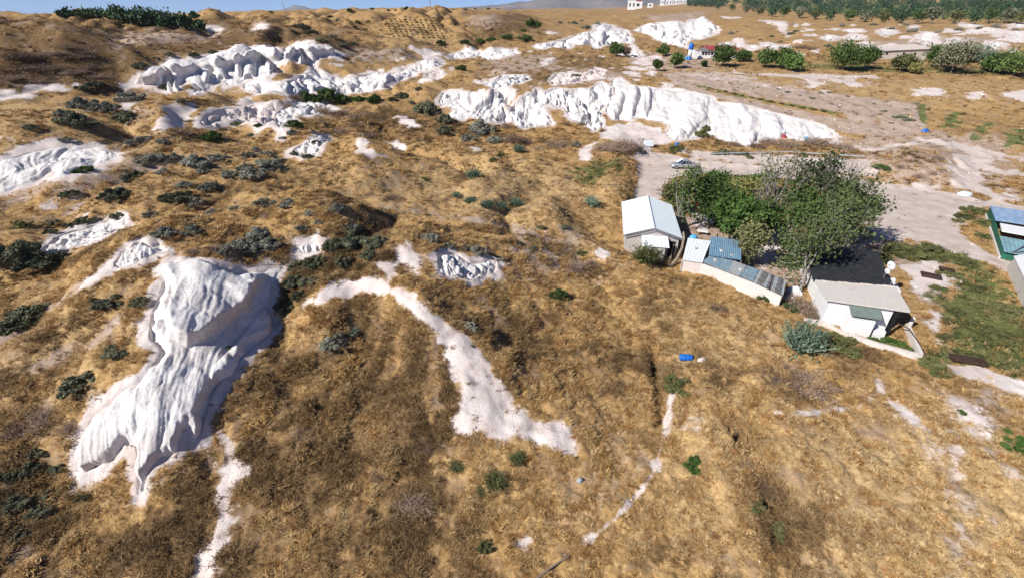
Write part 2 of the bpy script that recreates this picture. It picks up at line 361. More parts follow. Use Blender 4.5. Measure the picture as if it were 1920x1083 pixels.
# ---------------------------------------------------------------- scene helpers
COL = scene.collection
def tag(o, label=None, cat=None, group=None, kind=None):
    if label: o['label'] = label
    if cat: o['category'] = cat
    if group: o['group'] = group
    if kind: o['kind'] = kind
    return o
def link(name, me, parent=None, loc=None):
    o = bpy.data.objects.new(name, me); COL.objects.link(o)
    if parent: o.parent = parent
    if loc is not None: o.location = loc
    return o
def empty(name, loc, rz=0.):
    o = bpy.data.objects.new(name, None); COL.objects.link(o); o.location = loc; o.rotation_euler = (0, 0, rz); o.empty_display_size = .3; return o
def np_mesh(name, verts, quads, mat, smooth=True):
    me = bpy.data.meshes.new(name)
    verts = np.ascontiguousarray(verts, np.float32); quads = np.ascontiguousarray(quads, np.int32)
    n = quads.shape[1]
    me.vertices.add(len(verts)); me.vertices.foreach_set('co', verts.ravel())
    me.loops.add(quads.size); me.loops.foreach_set('vertex_index', quads.ravel())
    me.polygons.add(len(quads)); me.polygons.foreach_set('loop_start', np.arange(0, quads.size, n, dtype=np.int32))
    me.update(calc_edges=True)
    if smooth: me.polygons.foreach_set('use_smooth', np.ones(len(quads), bool))
    me.materials.append(mat)
    return me

# ---------------------------------------------------------------- zones of the ground
BARE = np.zeros_like(GZ); BROWN = np.zeros_like(GZ); GREEN = np.zeros_like(GZ); SOIL = np.zeros_like(GZ); ROCK = np.zeros_like(GZ); PALE = np.zeros_like(GZ); DUST = np.zeros_like(GZ); SINK = np.zeros_like(GZ); ROADM = np.zeros(GZ.shape, np.int8)
# yard and road made level
Py = uvpoly(YARD); d = segdist(UU, VV, Py) if False else None
ytmp = np.zeros_like(GZ); paint(ytmp, Py, .010, 1., warp=0.)
GZ = GZ*(1-ytmp*.85)+ytmp*.85*(.02*fbm(GX/3, GY/3, 77, 2))
# eroded gully by the footpath, and a bank left of the drive
gq = np.zeros_like(GZ); paint(gq, uvpoly([(1222,650),(1228,700),(1236,745),(1240,790)], closed=False), .006, 1., closed=False, width=.008, warp=.4); GZ = GZ-gq*.9
bq = np.zeros_like(GZ); paint(bq, uvpoly([(1120,345),(1150,305),(1178,300),(1184,330),(1180,365),(1170,385),(1140,380)]), .012, 1., warp=.3); GZ = GZ+bq*1.0
bq2 = np.zeros_like(GZ); paint(bq2, uvpoly([(1120,275),(1140,262),(1205,265),(1210,280),(1190,288),(1150,295)]), .014, 1., warp=.3); GZ = GZ+bq2*1.1
mound = np.zeros_like(GZ); paint(mound, uvpoly([(1640,320),(1700,275),(1760,268),(1785,300),(1780,335),(1700,340)]), .03, 1., warp=.3); GZ = GZ+mound*1.3

def zone(G, pts, f=.01, amt=1., w=1.): return paint(G, uvpoly(pts), f, amt, warp=w)
def strip(G, pts, width, f=.006, amt=1., w=1.):
    """a worn strip along a line; width in share of the distance"""
    return paint(G, uvpoly(pts, closed=False), f, amt, closed=False, width=width, warp=w)
Z_ = zone
# brown scrub and weeds; shade on sun-averted slopes is painted in too
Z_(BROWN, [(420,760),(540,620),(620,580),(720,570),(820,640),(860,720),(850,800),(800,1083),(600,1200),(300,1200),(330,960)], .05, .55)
Z_(BROWN, [(560,440),(720,450),(760,500),(740,560),(600,530),(520,600),(530,500)], .02, .75)  # shade at the head of the bowl, painted in as brown
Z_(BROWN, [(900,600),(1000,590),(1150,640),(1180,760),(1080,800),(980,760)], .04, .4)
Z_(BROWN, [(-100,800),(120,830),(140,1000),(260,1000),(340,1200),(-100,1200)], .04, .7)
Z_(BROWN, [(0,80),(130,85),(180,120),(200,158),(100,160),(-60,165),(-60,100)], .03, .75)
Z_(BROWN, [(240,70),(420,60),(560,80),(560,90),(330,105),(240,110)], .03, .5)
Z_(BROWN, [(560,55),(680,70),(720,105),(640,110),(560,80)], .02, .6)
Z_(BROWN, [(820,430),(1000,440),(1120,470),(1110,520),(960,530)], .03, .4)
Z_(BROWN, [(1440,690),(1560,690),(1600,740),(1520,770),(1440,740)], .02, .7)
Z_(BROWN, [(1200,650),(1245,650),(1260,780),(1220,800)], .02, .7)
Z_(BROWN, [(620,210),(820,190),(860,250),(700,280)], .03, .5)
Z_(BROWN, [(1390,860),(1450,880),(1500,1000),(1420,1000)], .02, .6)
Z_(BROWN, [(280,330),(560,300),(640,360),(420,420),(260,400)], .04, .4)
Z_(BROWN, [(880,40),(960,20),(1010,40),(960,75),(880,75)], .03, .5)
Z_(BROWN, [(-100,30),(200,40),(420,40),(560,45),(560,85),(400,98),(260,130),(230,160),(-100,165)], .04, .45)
Z_(BROWN, [(-60,90),(60,100),(120,88),(185,115),(210,156),(120,164),(-60,168)], .03, .75)  # shaded flank of the spur, painted darker over its scrub
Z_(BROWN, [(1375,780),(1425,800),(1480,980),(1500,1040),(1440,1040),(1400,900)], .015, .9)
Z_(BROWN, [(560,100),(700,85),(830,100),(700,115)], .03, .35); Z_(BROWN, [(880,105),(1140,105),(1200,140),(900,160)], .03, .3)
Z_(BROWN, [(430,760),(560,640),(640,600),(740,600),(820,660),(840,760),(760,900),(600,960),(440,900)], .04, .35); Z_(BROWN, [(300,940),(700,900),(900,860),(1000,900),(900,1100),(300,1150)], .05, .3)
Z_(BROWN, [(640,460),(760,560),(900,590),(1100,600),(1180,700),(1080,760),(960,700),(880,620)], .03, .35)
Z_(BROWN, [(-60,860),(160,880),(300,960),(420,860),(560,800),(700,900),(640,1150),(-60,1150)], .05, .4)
for q, a_ in (([(1480,790),(1700,760),(1920,740),(1990,1150),(1500,1150)], .7), ([(640,330),(1000,300),(1180,350),(1000,420),(700,400)], .55), ([(1230,560),(1450,600),(1500,700),(1280,700)], .5), ([(1250,760),(1380,780),(1400,1000),(1200,1050)], .4), ([(-60,560),(200,560),(230,640),(80,760),(-60,760)], .55), ([(200,250),(420,290),(640,300),(560,330),(300,320)], .4), ([(-60,190),(200,200),(300,250),(-60,260)], .5), ([(1380,150),(1920,150),(1990,200),(1750,200)], .4), ([(700,75),(850,60),(850,90),(720,95)], .4)):
    Z_(PALE, q, .05, a_)
# thin, stony, pinkish ground
for q in ([(900,105),(1040,100),(1060,130),(960,140),(900,150)], [(1050,130),(1140,125),(1200,150),(1040,165)], [(200,180),(280,175),(300,230),(250,235)], [(1170,95),(1250,100),(1280,150),(1160,120)],
          [(560,90),(760,90),(820,110),(700,120),(600,120)], [(1560,80),(1900,60),(1920,100),(1600,110)], [(1620,240),(1920,250),(1920,380),(1640,345),(1560,270)], [(1240,100),(1380,105),(1340,135),(1250,130)],
          [(1480,135),(1640,140),(1640,165),(1480,165)], [(1700,480),(1780,470),(1800,700),(1730,700)], [(1740,720),(1920,690),(1960,780),(1850,800),(1740,770)], [(940,430),(1100,430),(1120,520),(960,520)],
          [(200,55),(420,60),(400,80),(200,90)], [(1190,30),(1330,20),(1340,40),(1230,50)], [(860,30),(930,25),(960,45),(890,60)], [(0,300),(260,260),(300,300),(120,380),(0,390)]):
    Z_(SOIL, q, .03, .62)
Z_(SOIL, [(1240,140),(1330,138),(1480,165),(1700,192),(1738,200),(1735,248),(1640,258),(1560,242),(1420,202),(1280,168)], .006, .95, .5)
Z_(SOIL, [(1250,380),(1440,400),(1540,480),(1520,540),(1420,540),(1300,490)], .02, .85)
Z_(SOIL, [(1360,640),(1240,640),(1230,700),(1330,700)], .02, .35)
Z_(SOIL, [(1060,760),(1260,760),(1250,900),(1100,1050),(950,1050),(1060,900)], .04, .42)
# bare tuff soil
Z_(BARE, [(577,570),(592,545),(640,530),(690,530),(715,520),(762,545),(800,580),(852,615),(905,660),(935,720),(968,765),(1005,788),(1042,800),(1062,842),(1035,828),(990,812),(940,808),(880,806),(850,796),(872,740),(865,715),(838,680),(835,645),(800,600),(745,552),(700,540),(660,552),(620,562)], .010, 1.)
strip(BARE, [(640,540),(690,534),(735,546),(775,570),(810,600)], .005, .006, 1.)
Z_(BARE, [(730,455),(770,445),(800,500),(790,520),(740,490)], .015, .6)
Z_(BARE, [(712,492),(730,490),(752,522),(730,528)], .008, .9)
Z_(BARE, [(940,790),(1050,800),(1075,850),(1060,860),(1000,830),(930,830),(860,810)], .02, .55)
Z_(BARE, [(350,1100),(396,960),(414,880),(438,840),(458,880),(436,980),(400,1100)], .014, .85)
Z_(BARE, [(435,845),(395,800),(392,770),(402,790),(445,835)], .006, .8)
Z_(BARE, [(965,1020),(985,1005),(1000,1010),(985,1035)], .006, .9)
Z_(BARE, [(1290,790),(1330,770),(1310,840)], .02, .3)
strip(BARE, [(1262,735),(1248,800),(1240,835),(1228,880),(1195,930),(1160,965),(1120,1000),(1060,1040)], .0045, .006, .72)
strip(BARE, [(1640,712),(1665,745),(1700,780)], .006, .007, .6); strip(BARE, [(1655,730),(1610,762),(1500,775),(1440,775)], .004, .006, .65)
strip(BARE, [(1700,780),(1760,840),(1800,920),(1800,1100)], .016, .025, .42); strip(BARE, [(1800,790),(1860,850),(1950,900)], .012, .02, .45)
strip(BARE, [(1790,820),(1800,900)], .006, .008, .45)
Z_(BARE, [(1770,680),(1850,690),(1960,730),(1960,760),(1860,720),(1790,705)], .006, .95)
Z_(BARE, [(1740,735),(1800,740),(1870,780),(1830,800),(1760,790)], .02, .5)
strip(SOIL, [(880,410),(760,395),(700,385)], .006, .006, .6); strip(SOIL, [(860,405),(960,425),(1000,440)], .006, .005, .7)
strip(SOIL, [(240,480),(170,520),(100,575),(0,640)], .012, .01, .85); strip(SOIL, [(250,575),(180,640),(60,690)], .012, .01, .6); strip(BARE, [(215,500),(180,518),(165,528)], .008, .008, .85)
strip(SOIL, [(300,315),(250,330),(130,400)], .01, .01, .7)
# drive, road and lot
RD1 = [(1188,372),(1196,335),(1192,300),(1178,292),(1215,284),(1262,292),(1310,301),(1430,312),(1432,330),(1316,327),(1268,331),(1245,345),(1238,373)]
RD2 = [(1600,352),(1640,340),(1700,348),(1760,358),(1850,376),(1950,392),(1950,402),(1850,386),(1800,396),(1780,405),(1800,440),(1860,480),(1900,492),(1896,512),(1850,492),(1790,472),(1712,440),(1660,400),(1640,380)]
Z_(DUST, RD1, .012, 1.); Z_(DUST, RD2, .02, 1.); Z_(DUST, [(1590,352),(1660,345),(1800,400),(1800,455),(1730,452),(1650,448),(1600,410)], .02, 1.); Z_(DUST, [(1255,278),(1330,285),(1480,292),(1640,300),(1640,330),(1430,310),(1300,298)], .01, .8); Z_(DUST, [(1425,310),(1620,335),(1640,352),(1430,332)], .01, 1.); Z_(DUST, [(1640,260),(1990,260),(1990,380),(1640,345)], .03, .7); Z_(DUST, [(1240,110),(1660,125),(1660,160),(1240,150)], .02, .8)
Z_(BARE, RD1, .006, .93, .5); Z_(BARE, RD2, .008, .9, .6)
Z_(BARE, [(1425,310),(1620,335),(1640,352),(1430,332)], .006, .9, .4)
Z_(BARE, [(1590,352),(1660,345),(1800,400),(1800,455),(1730,452),(1650,448),(1600,410)], .01, .9)
Z_(SOIL, [(1480,440),(1700,440),(1800,470),(1760,560),(1700,500),(1560,470)], .02, .7)
RD3 = [(1560,268),(1640,283),(1690,270),(1752,266),(1810,276),(1850,288),(1822,300),(1808,330),(1815,352),(1842,356)]
strip(BARE, RD3[:4], .008, .01, .8); strip(BARE, RD3[3:], .017, .012, .9); strip(BARE, [(1820,310),(1880,322),(1990,340)], .012, .012, .8); strip(BARE, [(1770,268),(1860,290),(1990,300)], .01, .012, .6)
Z_(BARE, [(1700,340),(1760,345),(1780,356),(1720,354)], .006, .8); Z_(BARE, [(1800,350),(1920,360),(1920,378),(1840,368)], .015, .5)
Z_(BARE, [(1240,138),(1340,133),(1480,158),(1560,170),(1480,172),(1330,152)], .008, .3)
Z_(BARE, [(1290,118),(1360,128),(1480,134),(1560,136),(1560,148),(1400,150),(1260,140),(1250,125)], .008, .2)
strip(SOIL, [(1340,170),(1480,198),(1570,215)], .012, .008, -.8)
strip(GREEN, [(1300,160),(1400,182),(1480,197),(1565,212)], .006, .006, .75)
Z_(BARE, [(1130,240),(1180,228),(1235,240),(1262,262),(1250,272),(1180,270),(1125,258)], .006, 1.)
Z_(BARE, [(1090,275),(1120,265),(1105,300),(1085,300)], .008, .8)
Z_(BARE, [(1255,278),(1330,285),(1480,292),(1640,300),(1640,330),(1430,310),(1300,298)], .01, .8)
strip(GREEN, [(1330,287),(1370,287),(1410,292)], .004, .003, .9)
Z_(BARE, [(1390,420),(1480,432),(1460,480),(1430,510),(1420,460)], .008, .9); Z_(BARE, [(1300,395),(1325,400),(1320,430),(1302,425)], .008, .9)
Z_(BARE, [(1690,500),(1750,490),(1790,510),(1790,540),(1720,545)], .01, .75); Z_(BARE, [(1740,560),(1765,600),(1770,660),(1745,640)], .012, .6)
# far and middle bare patches
for q in ([(0,168),(50,172),(62,185),(0,188),(-40,188),(-40,170)], [(40,165),(95,157),(145,162),(140,172),(70,172)], [(285,245),(310,205),(325,190),(345,200),(365,190),(368,205),(345,235),(310,246)], [(220,180),(240,178),(250,230),(235,236)],
          [(665,290),(672,258),(685,262),(690,280),(718,292),(700,298),(680,290)], [(720,265),(745,262),(760,280),(740,280)], [(740,220),(760,218),(790,238),(765,238)], [(880,275),(905,280),(890,288)],
          [(1020,110),(1040,108),(1030,122),(1015,126)], [(1500,142),(1525,140),(1545,160),(1520,164)], [(1560,150),(1600,148),(1620,165),(1590,162)], [(1715,168),(1760,165),(1775,180),(1720,178)], [(1815,175),(1840,172),(1850,184),(1818,184)], [(1870,178),(1920,168),(1960,180),(1920,190)],
          [(760,88),(800,92),(840,102),(800,108)], [(0,260),(30,262),(0,268)], [(1540,170),(1560,172),(1556,180)], [(145,405),(175,395),(165,410)],
          [(1420,38),(1470,40),(1480,70),(1472,66),(1455,48)], [(1350,30),(1395,34),(1360,36)], [(1380,138),(1500,140),(1640,142),(1640,146),(1500,146)]):
    Z_(BARE, q, .008, .9)
RNG = np.random.default_rng(5)
for i in range(70):                                  # small pale scabs among the far rocks
    px, py = RNG.uniform(1490, 1930), RNG.uniform(44, 104)
    w_, h_ = RNG.uniform(5, 18), RNG.uniform(1.5, 4.5)
    Z_(BARE, [(px-w_, py+h_*.6), (px-w_*.3, py-h_), (px+w_, py-h_*.5), (px+w_*.5, py+h_)], .003, RNG.uniform(.5, .95))
for i in range(40):
    px, py = RNG.uniform(560, 1200), RNG.uniform(95, 170); w_, h_ = RNG.uniform(4, 12), RNG.uniform(1.5, 4)
    Z_(BARE, [(px-w_, py+h_*.6), (px-w_*.3, py-h_), (px+w_, py-h_*.5), (px+w_*.5, py+h_)], .003, RNG.uniform(.4, .8))
# green weeds
Z_(GREEN, [(1660,455),(1760,462),(1840,480),(1890,540),(1940,600),(1960,700),(1930,720),(1840,690),(1780,700),(1730,650),(1790,640),(1740,560),(1800,540),(1800,500),(1700,490)], .02, .72)
Z_(GREEN, [(1330,322),(1430,328),(1445,350),(1340,352)], .006, 1.); Z_(GREEN, [(1270,390),(1400,352),(1500,360),(1480,420),(1380,440)], .02, .8)
Z_(GREEN, [(1080,320),(1130,302),(1165,300),(1160,318),(1110,345),(1075,345)], .015, .7)
Z_(GREEN, [(1770,215),(1800,212),(1800,240),(1765,240)], .01, .8); Z_(GREEN, [(1830,235),(1860,232),(1850,262),(1822,262)], .01, .7); Z_(GREEN, [(1885,250),(1930,240),(1940,275),(1885,275)], .012, .8)
Z_(GREEN, [(1722,195),(1738,198),(1738,232),(1722,230)], .004, .9); Z_(GREEN, [(1680,215),(1718,218),(1712,228),(1675,222)], .006, .7)
Z_(GREEN, [(1480,118),(1640,122),(1900,132),(1920,142),(1640,136),(1500,128)], .006, .6)
Z_(GREEN, [(720,38),(790,30),(830,60),(740,68)], .02, .35)
Z_(GREEN, [(1320,0),(1400,12),(1600,30),(1920,40),(2100,44),(2100,4)], .03, .75)

# hummocky sward: cushions with dark gaps, none on bare ground or in the yard
f1_, f2_, id_ = worley(GX/.85, GY/.85, 88); f3_, f4_, id2_ = worley(GX/2.3, GY/2.3, 89)
GROCK = GZ.copy()
hum = (1-sstep(.1, .5, BARE))*(1-sstep(.2, .6, SOIL)*.8)*(1-ytmp)*(1-sstep(75, 120, RR))
GZ = GZ+hum*(.20*(1-f1_**1.5)*(.5+.9*id_)+.20*(1-f3_)*id2_*(.6+.8*np.clip(BROWN, 0, 1))-.14)

# wheel ruts on the drive and the lot, and duller far slopes
for q in ([(1212,372),(1214,335),(1226,308),(1300,315),(1430,322)], [(1224,372),(1226,338),(1238,318),(1300,321),(1430,327)], [(1640,352),(1720,362),(1850,382)], [(1640,360),(1720,370),(1840,392)], [(1690,392),(1760,420),(1850,470)], [(1680,402),(1740,432),(1830,480)]):
    strip(BARE, q, .0022, .003, -.42, .6)
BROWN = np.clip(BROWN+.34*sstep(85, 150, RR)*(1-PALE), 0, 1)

# ---------------------------------------------------------------- white rock outcrops
def uvnorm(u, v, e=.004):
    X, Y = from_uv(u, v); h = np.exp(v)*e
    def gr(x, y): a, b = to_uv(x, y); return grid_at(GROCK, a, b)
    gx = (gr(X+h, Y)-gr(X-h, Y))/(2*h); gy = (gr(X, Y+h)-gr(X, Y-h))/(2*h)
    L = np.sqrt(gx*gx+gy*gy+1); return -gx/L, -gy/L, 1/L
OUTS = []
def outcrop(name, label, poly, amp=.8, lam=3., aniso=2.5, flow=(0, 1), base=.4, res=9000, seed=1, caps=(), mat=None, ew=.012, rough=.12, group=None, cat='rock outcrop', extra=None, round_=1.5, out=0., flush=True):
    amp *= .8; base *= .45; aniso *= 1.3
    """a body of eroded tuff standing proud of the slope inside an outline; lam = width of its flutes in metres"""
    Pu = uvpoly(poly, 9)
    r0 = math.exp(Pu[:,1].mean())
    a0, b0 = Pu[:,0].min()-.006, Pu[:,0].max()+.006; a1, b1 = Pu[:,1].min()-.006, Pu[:,1].max()+.006
    st = math.sqrt((b0-a0)*(b1-a1)/res)
    us = np.arange(a0, b0+st, st); vs_ = np.arange(a1, b1+st, st)
    U, V = np.meshgrid(us, vs_)
    wob = .75*ew*fbm(U/ew*.3, V/ew*.3, seed+60, 4)
    d = segdist(U, V, Pu)+wob
    X, Y = from_uv(U, V); Z = grid_at(GROCK, U, V)
    c = np.array(poly, float).mean(0); q = cast([c[0], c[0]+flow[0]*12], [c[1], c[1]+flow[1]*12]); qu, qv = to_uv(q[:,0], q[:,1])
    D = np.array([qu[1]-qu[0], qv[1]-qv[0]]); D /= np.hypot(*D)+1e-12
    t = (U*D[0]+V*D[1])*r0; s = (-U*D[1]+V*D[0])*r0
    wx = fbm(X/(lam*1.6), Y/(lam*1.6), seed+3, 2)*lam*.3
    f1, f2, idv = worley((s+wx)/lam, (t+wx)/(lam*aniso), seed)
    dome = np.clip(1-(f1*1.25)**2*round_, -.4, 1)
    crease = sstep(0, .16, f2-f1)
    edge = sstep(0, ew, d)
    g1, g2, gid = worley((s+wx*1.4)/(lam*.38)+7, (t+wx)/(lam*.38*aniso)+3, seed+2)
    gul_ = 1-sstep(0, .34, f2-f1); gul2 = 1-sstep(0, .3, g2-g1); fade = .55+.45*sstep(-.4, .3, fbm(X/(lam*1.7), Y/(lam*1.7), seed+13, 2))
    h = base+amp*(.22*dome-1.15*gul_*fade-.38*gul2*fade+.42*(idv-.45)+.12*(gid-.5))+amp*.3*fbm(s/(lam*.5), t/(lam*1.3), seed+8, 3)+rough*fbm(X*1.3, Y*1.3, seed+4, 4, .55)+(.05+.06*amp)*fbm(s/(lam*.14), t/(lam*1.4), seed+19, 3)
    pxx, pyy = project(X, Y, Z)
    for cp, hh, ff in caps:
        Pc = uvpoly(cp, 9); dc = segdist(U, V, Pc)+wob*.5+.1*ff*fbm(U/ff*.6, V/ff*.6, seed+31, 2)
        h = h+hh*sstep(-ff, ff, dc)
    if extra is not None: h = h+extra(pxx, pyy, X, Y)
    inside = d > 0
    vmx = np.where(inside, V, -9.).max(0); vmn = np.where(inside, V, 99.).min(0)
    ku = np.ones(9)/9
    vmx = np.convolve(np.pad(np.where(vmx < 0, Pu[:,1].max(), vmx), 4, 'edge'), ku, 'valid'); vmn = np.convolve(np.pad(np.where(vmn > 50, Pu[:,1].min(), vmn), 4, 'edge'), ku, 'valid')
    tt = (vmx[None]-V)/np.maximum(vmx-vmn, 1e-4)[None]
    if flush: h = h*(.3+.7*sstep(0, .4, tt))
    disp = edge*np.clip(h, -1.1, 9)-(1-edge)*.16
    nx, ny, nz = uvnorm(U, V, .01)
    nx = nx-out*X/np.hypot(X, Y); ny = ny-out*Y/np.hypot(X, Y)
    Lh = np.sqrt(nx*nx+ny*ny+nz*nz)
    VX = X+nx/Lh*disp; VY = Y+ny/Lh*disp; VZ = Z+nz/Lh*disp
    keep = d > -ew*.8
    nv, nu = U.shape
    idx = np.arange(nu*nv).reshape(nv, nu)
    fk = keep[:-1,:-1]&keep[:-1,1:]&keep[1:,1:]&keep[1:,:-1]
    Q = np.stack([idx[:-1,:-1], idx[:-1,1:], idx[1:,1:], idx[1:,:-1]], -1)[fk]
    used, inv = np.unique(Q, return_inverse=True)
    co = np.stack([VX, VY, VZ], -1).reshape(-1, 3)[used]
    base_p = np.array([co[:,0].mean(), co[:,1].mean(), co[:,2].min()])
    me = np_mesh(name, co-base_p, inv.reshape(Q.shape), mat or M_TUFF)
    o = link(name, me, loc=base_p); tag(o, label, cat, group)
    i0, i1 = np.searchsorted(LR, [a1-.02, b1+.02]); j0, j1 = np.searchsorted(TH, [a0-.02, b0+.02]); sl_ = (slice(i0, i1), slice(j0, j1))
    dd = segdist(UU[sl_], VV[sl_], Pu)
    SINK[sl_] = np.maximum(SINK[sl_], sstep(.42*ew, 1.05*ew, dd)*1.5)
    ROCK[sl_] = np.maximum(ROCK[sl_], dd > -ew*.1)
    ew2 = min(ew, .009); w = sstep(-ew2*.9, ew2*.2, dd+WARP[sl_]*ew2*.9)*.85+.3*sstep(-ew2*3.5, 0, dd+WARP[sl_]*ew2*2.5)*(dd < 0); BARE[sl_] = np.maximum(BARE[sl_], np.minimum(w, .9))
    OUTS.append(o); return o
OC = outcrop
def lobes(lines, hgt, wid):
    """ridge lines running down the rock, in photo pixels -> extra height"""
    def f(px, py, X, Y):
        tot = np.zeros(px.shape)
        for L in lines:
            best = np.full(px.shape, 1e9)
            for (x0, y0, w0), (x1, y1, w1) in zip(L[:-1], L[1:]):
                e = np.array([x1-x0, y1-y0]); l2 = e@e
                tt = np.clip(((px-x0)*e[0]+(py-y0)*e[1])/l2, 0, 1)
                best = np.minimum(best, np.hypot(px-x0-tt*e[0], py-y0-tt*e[1])/(w0+(w1-w0)*tt))
            tot = np.maximum(tot, np.sqrt(np.clip(1-best*best, 0, 1)))
        return tot*hgt
    return f
OC('tuff_ridge', 'large white tuff ridge nose with overhanging cap and finger-like lobes, nearest rock at left',
   [(296,500),(318,486),(345,490),(372,488),(395,492),(420,500),(450,498),(480,502),(505,494),(522,506),(518,545),(516,590),(522,620),(490,650),(455,680),(425,715),(402,760),(388,822),(360,830),(348,815),(330,850),(300,866),(290,880),(270,938),(250,938),(246,880),(248,850),(225,850),(190,880),(158,896),(146,880),(140,840),(162,780),(215,730),(265,700),(292,660),(270,640),(275,590),(286,555),(300,520)],
   amp=.085, lam=2.6, aniso=2.2, flow=(-.45, 1), base=.3, res=70000, seed=11, ew=.014, rough=.022, mat=M_TUFF, flush=True,
   caps=[([(322,500),(345,490),(400,494),(450,500),(484,500),(492,522),(478,552),(450,582),(420,612),(395,622),(350,640),(325,630),(318,600),(330,560)], 1.25, .0045), ([(300,505),(318,492),(325,520),(318,600),(290,640),(280,600)], .4, .006), ([(430,545),(470,530),(480,550),(445,580)], .3, .004)],
   extra=lambda px, py, X, Y: lobes([[(330,690,46),(300,780,36),(272,860,26),(258,930,16)], [(290,720,50),(220,790,52),(170,850,34),(158,885,18)], [(380,680,50),(352,770,48),(325,840,28)]], .5, 1)(px, py, X, Y)**1.0*sstep(620, 760, py)+lobes([[(500,600,22),(460,650,20),(420,700,20),(398,760,18),(388,815,12)]], .3, 1)(px, py, X, Y))
OC('fluted_rock', 'smooth white fluted rock nose cut by the left edge of the picture',
   [(-60,330),(-20,305),(0,296),(40,280),(90,268),(140,270),(165,274),(205,277),(232,288),(222,302),(196,308),(185,318),(150,322),(138,334),(102,338),(92,330),(70,345),(42,352),(0,368),(-60,385)],
   amp=.42, lam=3.8, aniso=3.2, flow=(-.35, 1), base=.7, res=26000, seed=21, ew=.02, rough=.05)
OC('tuff_slab', 'flat white rock patch on the golden left slope, lower left of the fluted rock nose', [(72,468),(105,442),(170,420),(240,402),(238,424),(190,450),(130,466),(85,476)], amp=.25, lam=1.6, aniso=1.5, base=.15, seed=23, ew=.008, res=9000)
OC('tuff_slab', 'small white rock patch just up-left of the large white ridge nose', [(205,498),(228,468),(262,448),(282,452),(300,452),(318,472),(290,480),(255,495),(218,506)], amp=.25, lam=1.4, aniso=1.5, base=.15, seed=24, ew=.008, res=7000)
OC('tuff_slab', 'white crumbly rock bank with dark tufts between the crest bushes and the pale spur', [(815,472),(850,468),(880,485),(915,482),(938,492),(932,515),(905,518),(884,532),(860,520),(838,522),(820,508)], amp=.35, lam=1.6, aniso=2.2, base=.15, seed=25, ew=.01, res=9000)
OC('tuff_bank', 'shaded bluish white rock bank on the crest right of the large ridge nose', [(560,460),(590,446),(606,455),(600,475),(575,480),(555,478)], amp=.25, lam=1.4, base=.12, seed=26, ew=.01, res=5000)
# capped cliff at the back left
OC('capped_cliff', 'long white capped cliff with rounded pillars below the cap, back left hillside',
   [(236,162),(262,148),(292,130),(330,115),(360,108),(400,102),(440,93),(470,89),(508,90),(528,100),(526,118),(512,140),(490,148),(470,148),(450,160),(425,163),(416,150),(408,160),(398,165),(384,178),(362,178),(372,166),(345,150),(335,168),(320,172),(300,168),(286,158)],
   amp=.12, lam=3.6, aniso=2.6, flow=(.25, 1), base=.4, res=36000, seed=31, ew=.009, rough=.08, out=.35,
   caps=[([(238,161),(262,148),(292,130),(330,115),(400,101),(470,89),(528,98),(528,112),(500,118),(465,120),(440,126),(395,131),(350,140),(310,146),(285,154)], 1.9, .0022)],
   extra=lobes([[(318,146,8),(316,170,5)], [(334,143,8),(334,168,6)], [(385,132,11),(386,150,6)], [(410,128,10),(416,146,9),(408,164,7)], [(446,122,7),(448,140,7)], [(470,118,10),(468,148,12)], [(502,118,6),(512,150,6)], [(300,150,6),(298,164,5)]], 1.1, 1))
OC('domed_rock', 'domed white rock cap on stubby pillars right of the long capped cliff', [(527,110),(532,92),(545,84),(580,80),(612,88),(640,100),(634,110),(612,104),(600,110),(590,128),(578,118),(562,120),(552,112),(536,114)], amp=.15, lam=3, aniso=2.5, base=.4, res=9000, seed=33, ew=.008, out=.3,
   caps=[([(527,110),(532,92),(545,84),(580,80),(612,88),(634,100),(604,102),(575,104),(545,107)], 1.3, .002)], extra=lobes([[(545,106,6),(546,114,5)], [(562,104,7),(564,120,6)], [(584,103,8),(592,130,6)]], 1.2, 1))
OC('badland_mass', 'broad white eroded rock mass above the dark green bushes, back centre left',
   [(450,158),(480,148),(500,152),(520,156),(545,150),(570,138),(592,130),(615,138),(640,148),(680,140),(715,132),(716,146),(740,150),(722,164),(690,172),(660,174),(640,180),(612,172),(585,176),(560,180),(535,178),(510,172),(490,176),(455,168)], amp=1.1, lam=4.2, aniso=1.8, flow=(.1, 1), base=.5, res=26000, seed=35, ew=.008)
OC('rock_fin', 'long white tilted rock fin casting a dark shadow, right of the broad rock mass', [(702,164),(715,142),(745,132),(768,122),(785,124),(786,138),(760,148),(730,160),(712,168)], amp=.6, lam=3, aniso=2, base=1.5, res=8000, seed=36, ew=.012, out=.2)
OC('boulder', 'big rounded white boulder at the upper right end of the tilted rock fin', [(784,130),(784,118),(800,110),(818,108),(828,114),(824,124),(806,130),(794,136)], amp=.5, lam=3.5, aniso=1.2, base=1.8, res=4000, seed=37, ew=.014, cat='boulder')
OC('tuff_apron', 'low pale rock apron under the big rounded boulder', [(796,140),(812,132),(832,130),(828,144),(806,150),(794,150)], amp=.4, lam=2.5, base=.2, res=4000, seed=38, ew=.008, mat=M_TUFFP)
OC('tuff_slope', 'smooth pinkish white rock slope breaking into knobs on its right, middle left', [(366,240),(380,214),(415,203),(455,200),(495,192),(515,188),(520,200),(512,230),(490,240),(478,228),(455,232),(430,226),(400,238)], amp=.7, lam=3.6, aniso=2.4, flow=(-.3, 1), base=.35, res=16000, seed=41, ew=.009, mat=M_TUFFP)
OC('lumpy_outcrop', 'lumpy white rock run stepping down to a small dark green bush, middle left', [(516,234),(514,214),(530,200),(548,188),(590,186),(622,198),(632,206),(600,214),(572,220),(556,214),(548,232),(536,240),(530,262),(520,262),(524,244)], amp=.8, lam=3, aniso=1.6, base=.35, res=14000, seed=42, ew=.008)
